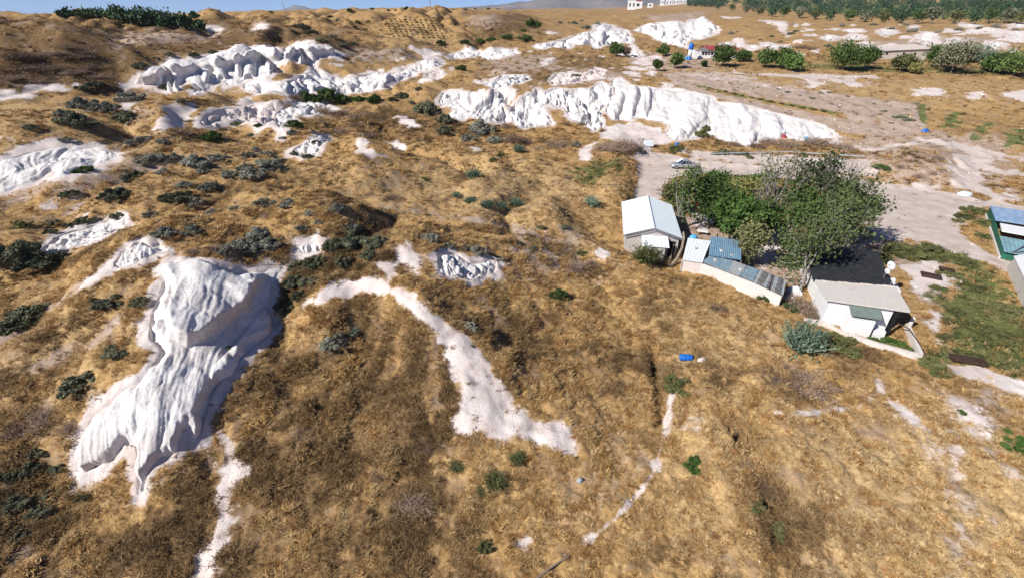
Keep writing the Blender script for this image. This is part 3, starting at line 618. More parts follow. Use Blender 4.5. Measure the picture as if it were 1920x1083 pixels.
OC('boulder', 'small white rounded rock knob at the top of the pinkish rock slope', [(450,198),(452,186),(464,184),(470,192),(462,200)], amp=.3, lam=2, base=.7, res=1500, seed=43, ew=.01, cat='boulder')
OC('broken_rock', 'small white broken rock with black clefts amid sage shrubs, left of centre', [(542,294),(548,280),(566,270),(592,256),(614,254),(622,262),(604,276),(590,296),(572,300),(556,290)], amp=.7, lam=1.6, aniso=1., base=.25, res=7000, seed=44, ew=.008, round_=2.2)
OC('rock_hoods', 'pair of low white rock domes with a bare apron, back centre', [(838,108),(852,100),(872,92),(890,92),(905,96),(925,91),(966,93),(974,100),(948,106),(920,112),(896,106),(870,110)], amp=.8, lam=5, aniso=1.2, base=.4, res=8000, seed=45, ew=.006)
OC('cleft_rock', 'grey white rock with black hollows above the left end of the long white cliff', [(894,152),(920,150),(945,142),(985,140),(992,150),(978,156),(950,162),(926,166),(910,158)], amp=1.1, lam=2.6, aniso=1., base=.3, res=7000, seed=46, ew=.006, round_=2.4, mat=M_TUFFG)
# the long white cliff in three reaches
OC('badland_cliff', 'left reach of the long white cliff, cut into small pointed fins',
   [(818,192),(832,174),(852,170),(880,172),(915,178),(922,168),(945,164),(966,170),(962,184),(945,196),(955,212),(962,228),(940,232),(925,228),(905,230),(896,222),(880,218),(866,226),(848,224),(842,214),(858,206),(836,200)], amp=1.3, lam=4.2, aniso=2.4, flow=(-.3, 1), base=.35, res=22000, seed=51, ew=.006)
OC('badland_cliff', 'middle reach of the long white cliff, with a bright cone and two shaded columns',
   [(960,226),(956,208),(962,194),(980,180),(1000,172),(1008,164),(1020,176),(1035,166),(1058,166),(1062,182),(1056,198),(1040,204),(1030,190),(1020,200),(1030,220),(1040,232),(1005,238),(976,242),(968,232)], amp=1.4, lam=4.6, aniso=2.6, flow=(0, 1), base=.4, res=22000, seed=52, ew=.006)
OC('badland_cliff', 'bulging right reach of the long white cliff, split by black vertical clefts',
   [(1056,200),(1062,170),(1085,166),(1105,166),(1128,152),(1148,164),(1150,186),(1136,200),(1124,212),(1130,222),(1132,240),(1112,246),(1098,236),(1084,228),(1068,224)], amp=1.5, lam=4.4, aniso=3., flow=(0, 1), base=.6, res=18000, seed=53, ew=.006)
OC('quarry_face', 'long smooth white quarry face tapering down to the right beside the tilled field',
   [(1134,210),(1140,190),(1152,176),(1146,150),(1160,146),(1182,160),(1200,163),(1240,166),(1275,168),(1300,174),(1335,182),(1345,192),(1380,194),(1420,205),(1470,216),(1510,226),(1545,236),(1566,250),(1568,262),(1540,260),(1510,266),(1470,258),(1452,262),(1425,268),(1400,276),(1382,268),(1352,262),(1334,252),(1318,256),(1290,262),(1262,264),(1246,250),(1258,236),(1240,228),(1222,226),(1200,222),(1170,226),(1150,224)], amp=.55, lam=7., aniso=2.6, flow=(.1, 1), base=.5, res=50000, seed=54, ew=.006, rough=.06,
   extra=lobes([[(1190,168,8),(1186,190,9),(1182,214,7)], [(1212,166,9),(1210,200,10),(1206,222,6)], [(1310,176,22),(1300,210,28),(1275,258,14)], [(1390,200,24),(1400,235,28),(1402,272,12)], [(1440,214,20),(1450,240,18),(1462,256,8)], [(1160,186,10),(1150,215,10)]], 1.1, 1))
OC('rock_shelf', 'stony pinkish rock shelf along the top of the long white cliff', [(1030,150),(1040,140),(1068,134),(1095,140),(1118,128),(1136,130),(1128,146),(1100,152),(1060,158),(1036,160)], amp=.8, lam=3.5, aniso=1., base=.2, res=9000, seed=55, ew=.006, mat=M_TUFFP)
# back right
OC('back_cliff', 'jagged white cliff left of the twin-peaked white rock, back right', [(1000,88),(1020,82),(1060,74),(1095,62),(1112,60),(1130,56),(1150,52),(1176,56),(1184,72),(1186,86),(1172,80),(1158,84),(1130,86),(1118,92),(1105,84),(1075,84),(1066,92),(1040,88),(1016,92)], amp=2., lam=7, aniso=1.8, flow=(.2, 1), base=.7, res=16000, seed=61, ew=.006, extra=lobes([[(1130,56,10),(1124,84,8)], [(1100,62,8),(1098,82,6)]], 1.5, 1))
OC('rock_dome', 'small grey white dome above the jagged cliff, back right', [(1112,58),(1118,48),(1132,44),(1150,48),(1150,56),(1130,58)], amp=.8, lam=6, base=1.2, res=3000, seed=62, ew=.008, mat=M_TUFFG)
OC('twin_peak_rock', 'twin-peaked bright white rock hollowed in the middle, back right', [(1190,58),(1210,48),(1228,46),(1240,42),(1270,40),(1290,44),(1300,36),(1320,36),(1336,48),(1350,56),(1338,66),(1318,74),(1296,76),(1286,80),(1292,92),(1262,84),(1240,78),(1228,72),(1214,64)], amp=2.6, lam=9, aniso=2., flow=(0, 1), base=.8, res=16000, seed=63, ew=.006, extra=lobes([[(1215,48,12),(1222,64,14),(1240,76,10)], [(1260,42,14),(1266,74,14)], [(1318,36,12),(1330,58,14)]], 2., 1))
OC('tuff_tongue', 'white rock tongue behind the small dark tree, below the jagged cliff', [(1164,104),(1172,90),(1188,86),(1200,96),(1206,104),(1188,108)], amp=.7, lam=4, base=.4, res=3000, seed=64, ew=.006)
# scattered rocks: (x, y, half width, half height) in the photograph
def scatter(name, rows, phrase, group, seed, mat=None, base=.5, cat='rock'):
    rows = sorted(rows); n = len(rows)
    for i, (px, py, w, h) in enumerate(rows):
        rg = np.random.default_rng(seed*100+i)
        pts = []
        for a in np.linspace(0, 2*math.pi, 10)[:-1]:
            rr = rg.uniform(.75, 1.2); pts.append((px+math.cos(a)*w*rr, py+math.sin(a)*h*rr))
        OC(name, ordinal(i, n)+' '+phrase, pts, amp=base*.9, lam=max(1., base*1.6), aniso=1., base=base*.55, res=900, seed=seed+i, ew=.009, rough=.2*base, group=group, flush=False, mat=mat, cat=cat)
ORD = ['leftmost','second from left','third from left','fourth from left','fifth from left','sixth from left','seventh from left','eighth from left','ninth from left','tenth from left','eleventh from left','twelfth from left','thirteenth from left','fourteenth from left','fifteenth from left','sixteenth from left','seventeenth from left','eighteenth from left','nineteenth from left','twentieth from left']
NUM = ['no','the only','two','three','four','five','six','seven','eight','nine','ten','eleven','twelve','thirteen','fourteen','fifteen','sixteen','seventeen','eighteen','nineteen','twenty','twenty-one','twenty-two','twenty-three','twenty-four']
def ordinal(i, n):
    if n == 1: return 'lone'
    if i == n-1: return 'rightmost of'
    if i <= n//2 or n-1-i >= 8: return ORD[i]+' of'
    return ORD[n-1-i].replace('left', 'right')+' of'
scatter('pale_rock', [(1556,72,14,5),(1600,58,16,3),(1602,70,18,5),(1622,82,10,3),(1664,60,16,6),(1738,70,16,8),(1750,80,8,4),(1700,70,5,2),(1826,60,10,5),(1862,58,8,6),(1790,80,8,8),(1868,84,18,6),(1908,70,16,10),(1820,48,14,3),(1910,48,14,4)], 'fifteen bleached rocks scattered below the far wood, upper right', 'bleached rocks below the far wood', 71, base=1.1)
scatter('pale_rock', [(1366,84,8,5),(1386,82,7,7),(1412,90,10,5),(1440,84,9,4),(1452,90,6,4),(1472,88,8,3)], 'six low white rocks behind the orchard trees, upper right', 'rocks behind the orchard trees', 92, base=1.0)
scatter('white_boulder', [(1196,118,5,2.5),(1206,112,7,3),(1214,120,6,3),(1222,127,5,2.5),(1203,130,6,2.5),(1186,128,8,2),(1232,108,9,4),(1222,138,4,3),(1180,137,9,2.5),(1193,140,6,2)], 'ten white boulders strewn left of the little dark trees, upper right', 'boulders strewn on the terrace', 110, base=.7, cat='boulder')
scatter('lone_boulder', [(1250,160,5,4)], 'grey boulder on the rim of the quarry face', None, 130, base=1.0, cat='boulder', mat=M_TUFFG)
scatter('fallen_rock', [(1132,475,7,5)], 'pale boulder at the rubble right of the crest bushes', None, 131, base=.5, cat='boulder')
scatter('fallen_rock', [(90,384,7,5)], 'pale boulder on the slope under the fluted rock nose', None, 132, base=.6, cat='boulder')
scatter('pale_rock', [(398,55,14,4)], 'pale rock scab right of the dark skyline trees', None, 133, base=1.2)
scatter('pale_rock', [(488,52,8,4)], 'small pale rock on the pinkish back slope near the skyline mountain', None, 134, base=1.)
scatter('pale_rock', [(1034,62,6,2)], 'tiny white rock above the left end of the jagged cliff', None, 135, base=1.2)
scatter('pale_rock', [(1205,278,9,5)], 'grey rubble heap at the head of the drive', None, 136, base=.8, mat=M_TUFFG)

# ---------------------------------------------------------------- ground mesh, split where it changes to road, field or bare soil
NX, NY, NZ = None, None, None
co_all = np.stack([GX, GY, GZ-SINK], -1)
tu = np.gradient(co_all, axis=1); tv = np.gradient(co_all, axis=0)
nn = np.cross(tu, tv); nn /= np.linalg.norm(nn, axis=-1, keepdims=True); nn *= np.sign(nn[..., 2:3])
def region(pts, pad=0.):
    P_ = uvpoly(pts); m = np.zeros(GZ.shape, bool)
    i0, i1 = np.searchsorted(LR, [P_[:,1].min()-.02, P_[:,1].max()+.02]); j0, j1 = np.searchsorted(TH, [P_[:,0].min()-.02, P_[:,0].max()+.02]); s = (slice(i0, i1), slice(j0, j1))
    m[s] = segdist(UU[s], VV[s], P_)+WARP[s]*.004 > pad; return m
lab = np.zeros(GZ.shape, np.int8)
lab[region([(1240,140),(1330,138),(1480,165),(1700,192),(1738,200),(1735,248),(1640,258),(1560,242),(1420,202),(1280,168)])] = 2
lab[region(RD1)] = 1; lab[region(RD2)] = 3
def striplab(pts, width, v):
    P_ = uvpoly(pts, closed=False)
    i0, i1 = np.searchsorted(LR, [P_[:,1].min()-.03, P_[:,1].max()+.03]); j0, j1 = np.searchsorted(TH, [P_[:,0].min()-.03, P_[:,0].max()+.03]); s = (slice(i0, i1), slice(j0, j1))
    lab[s][segdist(UU[s], VV[s], P_, False)+WARP[s]*.002 < width] = v
striplab([(1262,735),(1248,800),(1240,835),(1228,880),(1195,930),(1160,965),(1120,1000),(1060,1040),(960,1050)], .007, 4)
striplab(RD3, .012, 5)
lab[region([(577,570),(592,545),(640,530),(690,530),(715,520),(762,545),(800,580),(852,615),(905,660),(935,720),(968,765),(1005,788),(1042,800),(990,812),(940,808),(880,806),(850,796),(872,740),(865,715),(838,680),(835,645),(800,600),(745,552),(700,540),(660,552),(620,562)])] = 6
lab[region([(350,1100),(396,960),(414,880),(438,840),(458,880),(436,980),(400,1100)])] = 7
idx = np.arange(NU*NV).reshape(NV, NU)
Q = np.stack([idx[:-1,:-1], idx[:-1,1:], idx[1:,1:], idx[1:,:-1]], -1)
fl = lab[:-1,:-1]
names = {0: 'ground', 1: 'dirt_drive', 2: 'tilled_field', 3: 'dirt_road', 4: 'footpath', 5: 'dirt_track', 6: 'scree_spur', 7: 'scree_chute'}
ATT = {'dust': DUST, 'pale': PALE, 'bare': BARE, 'brown': BROWN, 'green': GREEN, 'soil': SOIL}
for kk, nm in names.items():
    q = Q[fl == kk]
    if not len(q): continue
    used, inv = np.unique(q, return_inverse=True)
    me = np_mesh(nm, co_all.reshape(-1, 3)[used], inv.reshape(q.shape), M_GROUND)
    for an, G in ATT.items():
        at = me.attributes.new(an, 'FLOAT', 'POINT'); at.data.foreach_set('value', np.clip(G, 0, 1).ravel()[used].astype(np.float32))
    me.normals_split_custom_set_from_vertices(nn.reshape(-1, 3)[used].tolist())
    tag(link(nm, me), kind='structure')

# ---------------------------------------------------------------- building kit
class MB:
    def __init__(s): s.v = []; s.f = []
    def quad(s, a, b, c, d):
        i = len(s.v); s.v += [a, b, c, d]; s.f.append((i, i+1, i+2, i+3)); return s
    def hexa(s, p):                                   # 8 corners: bottom 4 ccw, top 4 ccw
        i = len(s.v); s.v += [tuple(q) for q in p]
        for f in ((3,2,1,0),(4,5,6,7),(0,1,5,4),(1,2,6,5),(2,3,7,6),(3,0,4,7)): s.f.append(tuple(i+k for k in f))
        return s
    def box(s, x0, x1, y0, y1, z0, z1):
        return s.hexa([(x0,y0,z0),(x1,y0,z0),(x1,y1,z0),(x0,y1,z0),(x0,y0,z1),(x1,y0,z1),(x1,y1,z1),(x0,y1,z1)])
    def slab(s, a, b, c, d, t):                       # quad with thickness t downward
        lo = [(p[0], p[1], p[2]-t) for p in (a, b, c, d)]
        return s.hexa(lo+[tuple(a), tuple(b), tuple(c), tuple(d)])
    def tube(s, pts, rad, n=6, cap=True):
        pts = [Vector(p) for p in pts]; rad = rad if isinstance(rad, (list, tuple)) else [rad]*len(pts)
        rings = []
        for k, p in enumerate(pts):
            t = (pts[min(k+1, len(pts)-1)]-pts[max(k-1, 0)]).normalized()
            u = t.orthogonal().normalized() if abs(t.z) > .95 else t.cross(Vector((0,0,1))).normalized(); w = t.cross(u)
            i = len(s.v); rings.append(i)
            for j in range(n):
                a = 2*math.pi*j/n; s.v.append(tuple(p+(u*math.cos(a)+w*math.sin(a))*rad[k]))
        for a, b in zip(rings[:-1], rings[1:]):
            for j in range(n): s.f.append((a+j, a+(j+1)%n, b+(j+1)%n, b+j))
        if cap: s.f.append(tuple(rings[0]+j for j in range(n))[::-1]); s.f.append(tuple(rings[-1]+j for j in range(n)))
        return s
    def lathe(s, prof, n=14, c=(0,0,0), axis='z'):
        rings = []
        for r, h in prof:
            rings.append(len(s.v))
            for j in range(n):
                a = 2*math.pi*j/n; x, y = r*math.cos(a), r*math.sin(a)
                p = (x, y, h) if axis == 'z' else (h, x, y)
                s.v.append((p[0]+c[0], p[1]+c[1], p[2]+c[2]))
        for a, b in zip(rings[:-1], rings[1:]):
            for j in range(n): s.f.append((a+j, a+(j+1)%n, b+(j+1)%n, b+j))
        s.f.append(tuple(rings[0]+j for j in range(n))[::-1]); s.f.append(tuple(rings[-1]+j for j in range(n)))
        return s
    def corr(s, A, B, C, D, n, amp, kind='wave', jag=0., rg=random):
        """profiled sheet: ribs run from edge AB down to edge DC"""
        A, B, C, D = map(Vector, (A, B, C, D)); nr = (B-A).cross(D-A).normalized()
        if nr.z < 0: nr = -nr
        prof = [(0,0),(.5,1)] if kind == 'wave' else [(0,0),(.72,0),(.80,1),(.92,1)]
        top = []; bot = []
        for k in range(n):
            for f, h in prof:
                q = (k+f)/n; o = nr*(h*amp+(rg.uniform(-jag, jag) if jag else 0)); e = rg.uniform(-jag, jag)*3 if jag else 0
                top.append(A.lerp(B, q)+o); bot.append(D.lerp(C, q)+o+(D-A).normalized()*e)
        top.append(B); bot.append(C)
        i = len(s.v); m = len(top); th = nr*.025
        for l in (top, bot, [p-th for p in top], [p-th for p in bot]): s.v += [tuple(p) for p in l]
        for j in range(m-1):
            s.f.append((i+j, i+m+j, i+m+j+1, i+j+1)); s.f.append((i+2*m+j, i+2*m+j+1, i+3*m+j+1, i+3*m+j))
            s.f.append((i+j, i+j+1, i+2*m+j+1, i+2*m+j)); s.f.append((i+m+j, i+3*m+j, i+3*m+j+1, i+m+j+1))
        return s
    def build(s, name, mat, parent=None, smooth=False, world=True, loc=None, bevel=0):
        off = Vector(parent.location) if (parent and world) else Vector((0,0,0))
        if parent and world and parent.parent: off = off+Vector(parent.parent.location)
        if loc is not None: off = Vector(loc)
        me = bpy.data.meshes.new(name)
        me.from_pydata([tuple(Vector(p)-off) for p in s.v], [], s.f); me.update()
        if smooth: me.polygons.foreach_set('use_smooth', [True]*len(me.polygons))
        me.materials.append(mat)
        o = link(name, me, parent, loc)
        if bevel:
            b = o.modifiers.new('bevel', 'BEVEL'); b.width = bevel; b.segments = 2; b.limit_method = 'ANGLE'
        return o
class Fr:
    """local frame on the ground: w(x,y,z) -> world"""
    def __init__(s, x, y, rot, z=0.): s.o = (x, y, z); s.c = math.cos(rot); s.s = math.sin(rot); s.rot = rot
    def w(s, x, y, z): return (s.o[0]+x*s.c-y*s.s, s.o[1]+x*s.s+y*s.c, s.o[2]+z)
    def box(s, mb, x0, x1, y0, y1, z0, z1):
        return mb.hexa([s.w(*p) for p in ((x0,y0,z0),(x1,y0,z0),(x1,y1,z0),(x0,y1,z0),(x0,y0,z1),(x1,y0,z1),(x1,y1,z1),(x0,y1,z1))])
def az(px, py, z): return tuple(float(q) for q in at_z(px, py, z))
def copy_tree(o, parent=None):
    c = o.copy(); COL.objects.link(c); c.parent = parent
    for ch in list(o.children): copy_tree(ch, c)
    return c

M_BLOCK = plain('concrete_block', (.46, .43, .40), .9, .1, .12, 1.5)
M_WHITE = worn('whitewash', (.78, .78, .77), .05, .05, .85)
M_METALW = worn('white_sheet_metal', (.72, .80, .83), .08, .1, .45)
M_METALW2 = worn('white_panel', (.76, .80, .82), .12, .1)
M_BLUE = worn('blue_sheet_metal', (.12, .25, .36), .25, .3)
M_BLUE2 = worn('worn_blue_sheet_metal', (.17, .27, .33), .4, .4)
M_GREYM = worn('grey_sheet_metal', (.32, .35, .36), .5, .4)
M_DARKM = worn('weathered_dark_sheet', (.14, .14, .14), .6, .35, .8)
M_CONC = worn('concrete_slab', (.60, .56, .505), .14, .25, .92)
M_BLACK = plain('black_roof_felt', (.035, .037, .042), .85, .15, .3, 2.)
M_GGREEN = plain('grey_green_awning', (.16, .2, .18), .7, .2, .15, 2.)
M_PINK = worn('pale_pink_plaster', (.68, .61, .56), .22, .2, .92)
M_DARK = plain('dark_opening_and_shade', (.02, .02, .022), .9, .05, .2, 2.)
M_WOOD = plain('grey_wood', (.30, .24, .18), .9, .1, .25, 4.)
M_RUST = plain('rusty_iron', (.075, .045, .035), .9, .15, .4, 5.)
M_GREENP = plain('dark_green_sheet', (.02, .13, .085), .6, .3, .15, 1.5)
M_TEAL = plain('teal_sheet', (.22, .38, .42), .5, .35, .2, 1.)
M_STRIPE = worn('blue_striped_sheet', (.17, .29, .46), .2, .5)
M_REDR = plain('red_roof', (.30, .06, .07), .8, .2, .2, 1.)
M_BLUEP = plain('blue_plastic', (.012, .13, .52), .35, .5, .08, 2.)
M_LBLUE = plain('light_blue_plastic', (.10, .38, .62), .4, .4, .1, 2.)
M_ORANGE = plain('orange_plastic', (.55, .16, .03), .5, .3, .15, 2.)
M_RED = plain('red_plastic', (.42, .05, .05), .5, .3, .15, 2.)
M_STONE = plain('pale_stone', (.60, .53, .47), .92, .1, .12, .6)
M_GLASS = plain('dark_glass', (.03, .04, .05), .12, .6, .1, 1.)
M_SILVER = plain('silver_car_paint', (.42, .45, .48), .28, .6, .03, 1., .4)
M_TYRE = plain('tyre_rubber', (.02, .02, .02), .85, .1, .1, 4.)
M_RIM = plain('alloy_rim', (.45, .46, .47), .35, .5, .05, 4., .7)
M_LAMP = plain('lamp_glass', (.6, .6, .6), .2, .5, .05, 3.)

# footprints kept free of grass
BLD_FOOT = [[(12.4, 48.4), (18.6, 47.2), (20.6, 57.4), (14.3, 58.6)], [(17.6, 43.4), (24.9, 36.6), (26.2, 38.4), (25.2, 47.2), (19.0, 48.2)], [(27.0, 34.0), (32.6, 32.3), (37.6, 43.6), (30.5, 45.6)], [(54, 47), (62, 59.5), (80, 55), (70, 40)]]

# ---------------------------------------------------------------- white gabled shed
F = Fr(12.62, 48.25, R(-10))
sh = empty('gabled_shed', F.w(0, 0, 0)); tag(sh, 'block-walled shed with white gabled sheet metal roof at the end of the drive', 'shed')
W_, L_, E_, G_ = 5.9, 10.0, 2.5, 3.45
mb = MB()
F.box(mb, .1, .3, .1, L_-.1, -.3, E_); F.box(mb, W_-.3, W_-.1, .1, L_-.1, -.3, E_)
for y0, y1 in ((.1, .3), (L_-.3, L_-.1)):
    i = len(mb.v); mb.v += [F.w(.302, y0, -.3), F.w(W_-.302, y0, -.3), F.w(W_-.302, y0, E_), F.w(W_/2, y0, G_-.04), F.w(.302, y0, E_), F.w(.302, y1, -.3), F.w(W_-.302, y1, -.3), F.w(W_-.302, y1, E_), F.w(W_/2, y1, G_-.04), F.w(.302, y1, E_)]
    mb.f += [tuple(i+k for k in range(5)), tuple(i+k for k in (9,8,7,6,5))]+[(i+a, i+a+5, i+(a+1)%5+5, i+(a+1)%5) for a in range(5)]
mb.build('wall', M_BLOCK, sh)
MB().corr(F.w(W_/2, -.2, G_), F.w(W_/2, L_+.2, G_), F.w(-.2, L_+.2, E_-.08), F.w(-.2, -.2, E_-.08), 21, .04, 'rib').build('roof_slope', M_METALW, sh)
MB().corr(F.w(W_/2, -.2, G_), F.w(W_/2, L_+.2, G_), F.w(W_+.2, L_+.2, E_-.08), F.w(W_+.2, -.2, E_-.08), 21, .04, 'rib').build('roof_slope', M_METALW, sh)
MB().tube([F.w(W_/2, -.22, G_+.03), F.w(W_/2, L_+.22, G_+.03)], .09, 6).build('ridge_cap', M_METALW, sh)
for a, b in (((-.2, -.23, E_-.2), (W_/2, -.23, G_-.1)), ((W_/2, -.23, G_-.1), (W_+.2, -.23, E_-.2))):
    MB().hexa([F.w(a[0], a[1]-.03, a[2]-.1), F.w(b[0], b[1]-.03, b[2]-.1), F.w(b[0], b[1], b[2]-.1), F.w(a[0], a[1], a[2]-.1), F.w(a[0], a[1]-.03, a[2]+.03), F.w(b[0], b[1]-.03, b[2]+.03), F.w(b[0], b[1], b[2]+.03), F.w(a[0], a[1], a[2]+.03)]).build('barge_board', M_DARKM, sh)
# porch annex against the gable
mb = MB(); F.box(mb, 1.9, 2.05, -1.9, .1, -.3, 2.02); F.box(mb, 2.053, 4.2, -1.9, -1.75, -.3, 1.95); mb.build('porch_wall', M_BLOCK, sh)
MB().corr(F.w(1.75, .08, 2.42), F.w(4.6, .08, 2.42), F.w(4.6, -2.05, 2.06), F.w(1.75, -2.05, 2.06), 7, .035, 'rib').build('porch_roof', M_METALW2, sh)
for q in ((2.4, 2.75, 1.05, 1.35), (2.95, 3.2, 1.0, 1.3), (3.4, 3.55, 1.0, 1.25)): mb = MB(); F.box(mb, q[0], q[1], -1.93, -1.9, q[2], q[3]); mb.build('vent_opening', M_DARK, sh)
mb = MB(); F.box(mb, 4.86, 5.5, .06, .1, -.1, 1.9); mb.build('dark_panel', M_DARK, sh)  # flat dark panel on the gable, right of the porch
for a, b in (((4.7, -1.9, -.1), (5.3, -.2, 1.7)), ((4.9, -2.3, -.1), (5.2, -.3, 1.4))):
    tag(MB().tube([F.w(*a), F.w(*b)], .05, 6).build('leaning_pole', M_WOOD, loc=F.w(*a)), ('taller' if b[2] > 1.5 else 'shorter')+' pale pole leaning beside the shed porch', 'pole', 'poles leaning by the shed')
bp = [F.w(6.2, .6, 2.9), F.w(6.3, .2, 2.4), F.w(6.1, -.8, 1.6), F.w(5.5, -2.2, .9), F.w(4.8, -3.2, .4), F.w(4.4, -3.7, 0)]
tag(MB().tube(bp, [.10, .13, .15, .17, .18, .2], 8).build('curved_log', M_WOOD, loc=bp[-1], smooth=True), 'long curved grey log propped against the front right corner of the shed', 'log')

# ---------------------------------------------------------------- lean-to sheds along the boundary wall
lt = empty('lean_to_shed', az(1330, 490, 0)); tag(lt, 'row of lean-to sheds roofed with white, blue and grey metal sheets along the wall', 'shed')
WT = az(1290, 446, 2.25), az(1333, 452, 2.25), az(1317, 493, 1.85), az(1280, 487, 1.85)
MB().corr(*WT, 7, .035, 'rib').build('roof_sheet', M_METALW2, lt)['label'] = 'white ribbed roof sheet'
BU = az(1333, 443, 2.45), az(1391, 452, 2.45), az(1390, 488, 2.1), az(1329, 479, 2.1)
MB().corr(*BU, 17, .05).build('roof_sheet', M_BLUE, lt)['label'] = 'blue corrugated upper roof sheet'
BL = az(1330, 480, 2.05), az(1376, 489, 2.05), az(1362, 509, 1.8), az(1316, 491, 1.8)
MB().corr(*BL, 15, .05).build('roof_sheet', M_BLUE2, lt)['label'] = 'faded blue lower roof sheet'
for (p0, p1, p2, p3, m, lb) in (((1376,489),(1400,498),(1386,518),(1362,509), M_GREYM, 'grey corrugated roof sheet'), ((1401,498),(1424,506),(1412,528),(1387,518), M_BLUE2, 'blue grey corrugated roof sheet')):
    MB().corr(az(*p0, 2.06), az(*p1, 2.06), az(*p2, 1.78), az(*p3, 1.78), 8, .05).build('roof_sheet', m, lt)['label'] = lb
rg = random.Random(3)
for k_ in range(10):                                  # buckled dark strips at the low end
    q0, q1 = k_/10, (k_+1.15)/10
    def L(a, b, q): return (a[0]+(b[0]-a[0])*q, a[1]+(b[1]-a[1])*q)
    a, b = L((1425,506),(1474,525),q0), L((1425,506),(1474,525),q1); c, d = L((1413,529),(1468,553),q1), L((1413,529),(1468,553),q0)
    dz = rg.uniform(-.05, .12)
    MB().corr(az(*a, 2.0+dz), az(*b, 2.0+dz+rg.uniform(-.08, .08)), az(*c, 1.7+dz+rg.uniform(-.06, .06)), az(*d, 1.7+dz), 3, .05, 'wave', .02, rg).build('roof_strip', M_DARKM if k_ % 3 else M_GREYM, lt)
LW = [az(1279, 487, 1.8), az(1316, 493, 1.8), az(1362, 510, 1.74), az(1414, 530, 1.7), az(1466, 554, 1.6)]
for a, b in zip(LW[:-1], LW[1:]):
    e = Vector((b[0]-a[0], b[1]-a[1], 0)).normalized(); n_ = Vector((-e.y, e.x, 0))*.22
    MB().hexa([(a[0], a[1], -.4), (b[0], b[1], -.4), (b[0]+n_.x, b[1]+n_.y, -.4), (a[0]+n_.x, a[1]+n_.y, -.4), (a[0], a[1], a[2]-.1), (b[0], b[1], b[2]-.1), (b[0]+n_.x, b[1]+n_.y, b[2]-.1), (a[0]+n_.x, a[1]+n_.y, a[2]-.1)]).build('wall', M_PINK, lt)
for p in (WT[0], WT[1], BU[1], BU[2], az(1424, 506, 2.0), az(1474, 525, 1.95), BU[0]):
    MB().tube([(p[0], p[1], -.2), (p[0], p[1], p[2]-.07)], .06, 6).build('post', M_WOOD, lt)
a, b = WT[0], WT[3]
MB().hexa([(a[0], a[1], -.3), (b[0], b[1], -.3), (b[0]+.15, b[1]+.05, -.3), (a[0]+.15, a[1]+.05, -.3), (a[0], a[1], 2.1), (b[0], b[1], 1.7), (b[0]+.15, b[1]+.05, 1.7), (a[0]+.15, a[1]+.05, 2.1)]).build('side_wall', M_BLOCK, lt)
for i, (px, py, m) in enumerate(((1352, 470, M_STONE), (1372, 478, M_BLOCK), (1340, 487, M_STONE), (1388, 505, M_STONE), (1306, 466, M_DARKM))):
    p = az(px, py, (2.25, 2.2, 2.02, 1.98, 2.1)[i]); rg = random.Random(i+40); w = .14
    tag(MB().hexa([(p[0]+x*w*rg.uniform(.7, 1.3), p[1]+y*w*rg.uniform(.7, 1.3), p[2]-.04+z*w*rg.uniform(.7, 1.2)) for x, y, z in ((-1,-1,0),(1,-1,0),(1,1,0),(-1,1,0),(-.7,-.8,1),(.8,-.7,.9),(.7,.8,1.1),(-.8,.6,.9))]).build('roof_weight', m, loc=p, bevel=.03), ['pale stone on the upper blue roof sheet', 'grey block on the upper blue roof sheet, near its right', 'pale stone on the faded lower blue sheet', 'pale stone on the grey corrugated sheet', 'dark lump on the white ribbed roof sheet'][i], 'stone', 'weights on the lean-to roofs')
# broken concrete at the low end of the wall
for i, (px, py, w) in enumerate(((1452, 556, .55), (1487, 552, .7), (1478, 566, .5))):
    p = az(px, py, .0); rg = random.Random(i+4); mb = MB()
    mb.hexa([(p[0]+x*w*rg.uniform(.7, 1.2), p[1]+y*w*rg.uniform(.7, 1.1), z*w*rg.uniform(.7, 1.2)) for x, y, z in ((-1,-.7,0),(1,-.7,0),(1,.7,0),(-1,.7,0),(-.8,-.6,.9),(.9,-.5,.7),(.8,.6,1.),(-.7,.6,1.2))])
    tag(mb.build('concrete_lump', M_WHITE if i else M_STONE, loc=p, bevel=.05), ['leftmost', 'upper right', 'lower right'][i]+' of three white concrete lumps between the dark strips and the white house', 'rubble', 'lumps at the wall end')

# ---------------------------------------------------------------- white house with flat roofs
F = Fr(26.79, 34.06, R(-17.5))
ho = empty('flat_roofed_house', F.w(0, 0, 0)); tag(ho, 'white house with grey concrete flat roof in front and black felt roof behind', 'house')
mb = MB(); F.box(mb, .35, 5.1, .3, 4.0, -.4, 2.60); mb.build('wall', M_WHITE, ho)
mb = MB(); F.box(mb, .6, 6.8, 4.003, 11.4, -.4, 2.50); mb.build('rear_wall', M_WHITE, ho)
mb = MB(); mb.slab(F.w(0, 0, 2.78), F.w(6.05, -.02, 2.78), F.w(6.35, 4.2, 2.78), F.w(-.3, 3.2, 2.78), .17); mb.build('roof_slab', M_CONC, ho)
mb = MB(); mb.slab(F.w(-.3, 3.42, 2.66), F.w(6.3, 4.3, 2.66), F.w(7.3, 12.1, 2.66), F.w(.6, 12.1, 2.66), .14); mb.build('felt_roof', M_BLACK, ho)
mb = MB(); F.box(mb, 5.25, 5.45, .1, .3, -.3, 2.60); mb.build('roof_post', M_DARK, ho)
mb = MB(); F.box(mb, 5.103, 5.4, 1.4, 3.9, -.3, 2.55); mb.build('overhang_shade_box', M_DARK, ho)  # dark box standing in for the shade under the right roof overhang
mb = MB(); mb.slab(F.w(1.75, .3, 2.58), F.w(4.05, .3, 2.58), F.w(4.02, -.95, 2.12), F.w(1.78, -.95, 2.12), .06); mb.build('awning', M_GGREEN, ho)
mb = MB(); F.box(mb, 1.7, 3.7, -.85, .297, -.4, 1.75); mb.build('porch_block', M_WHITE, ho)
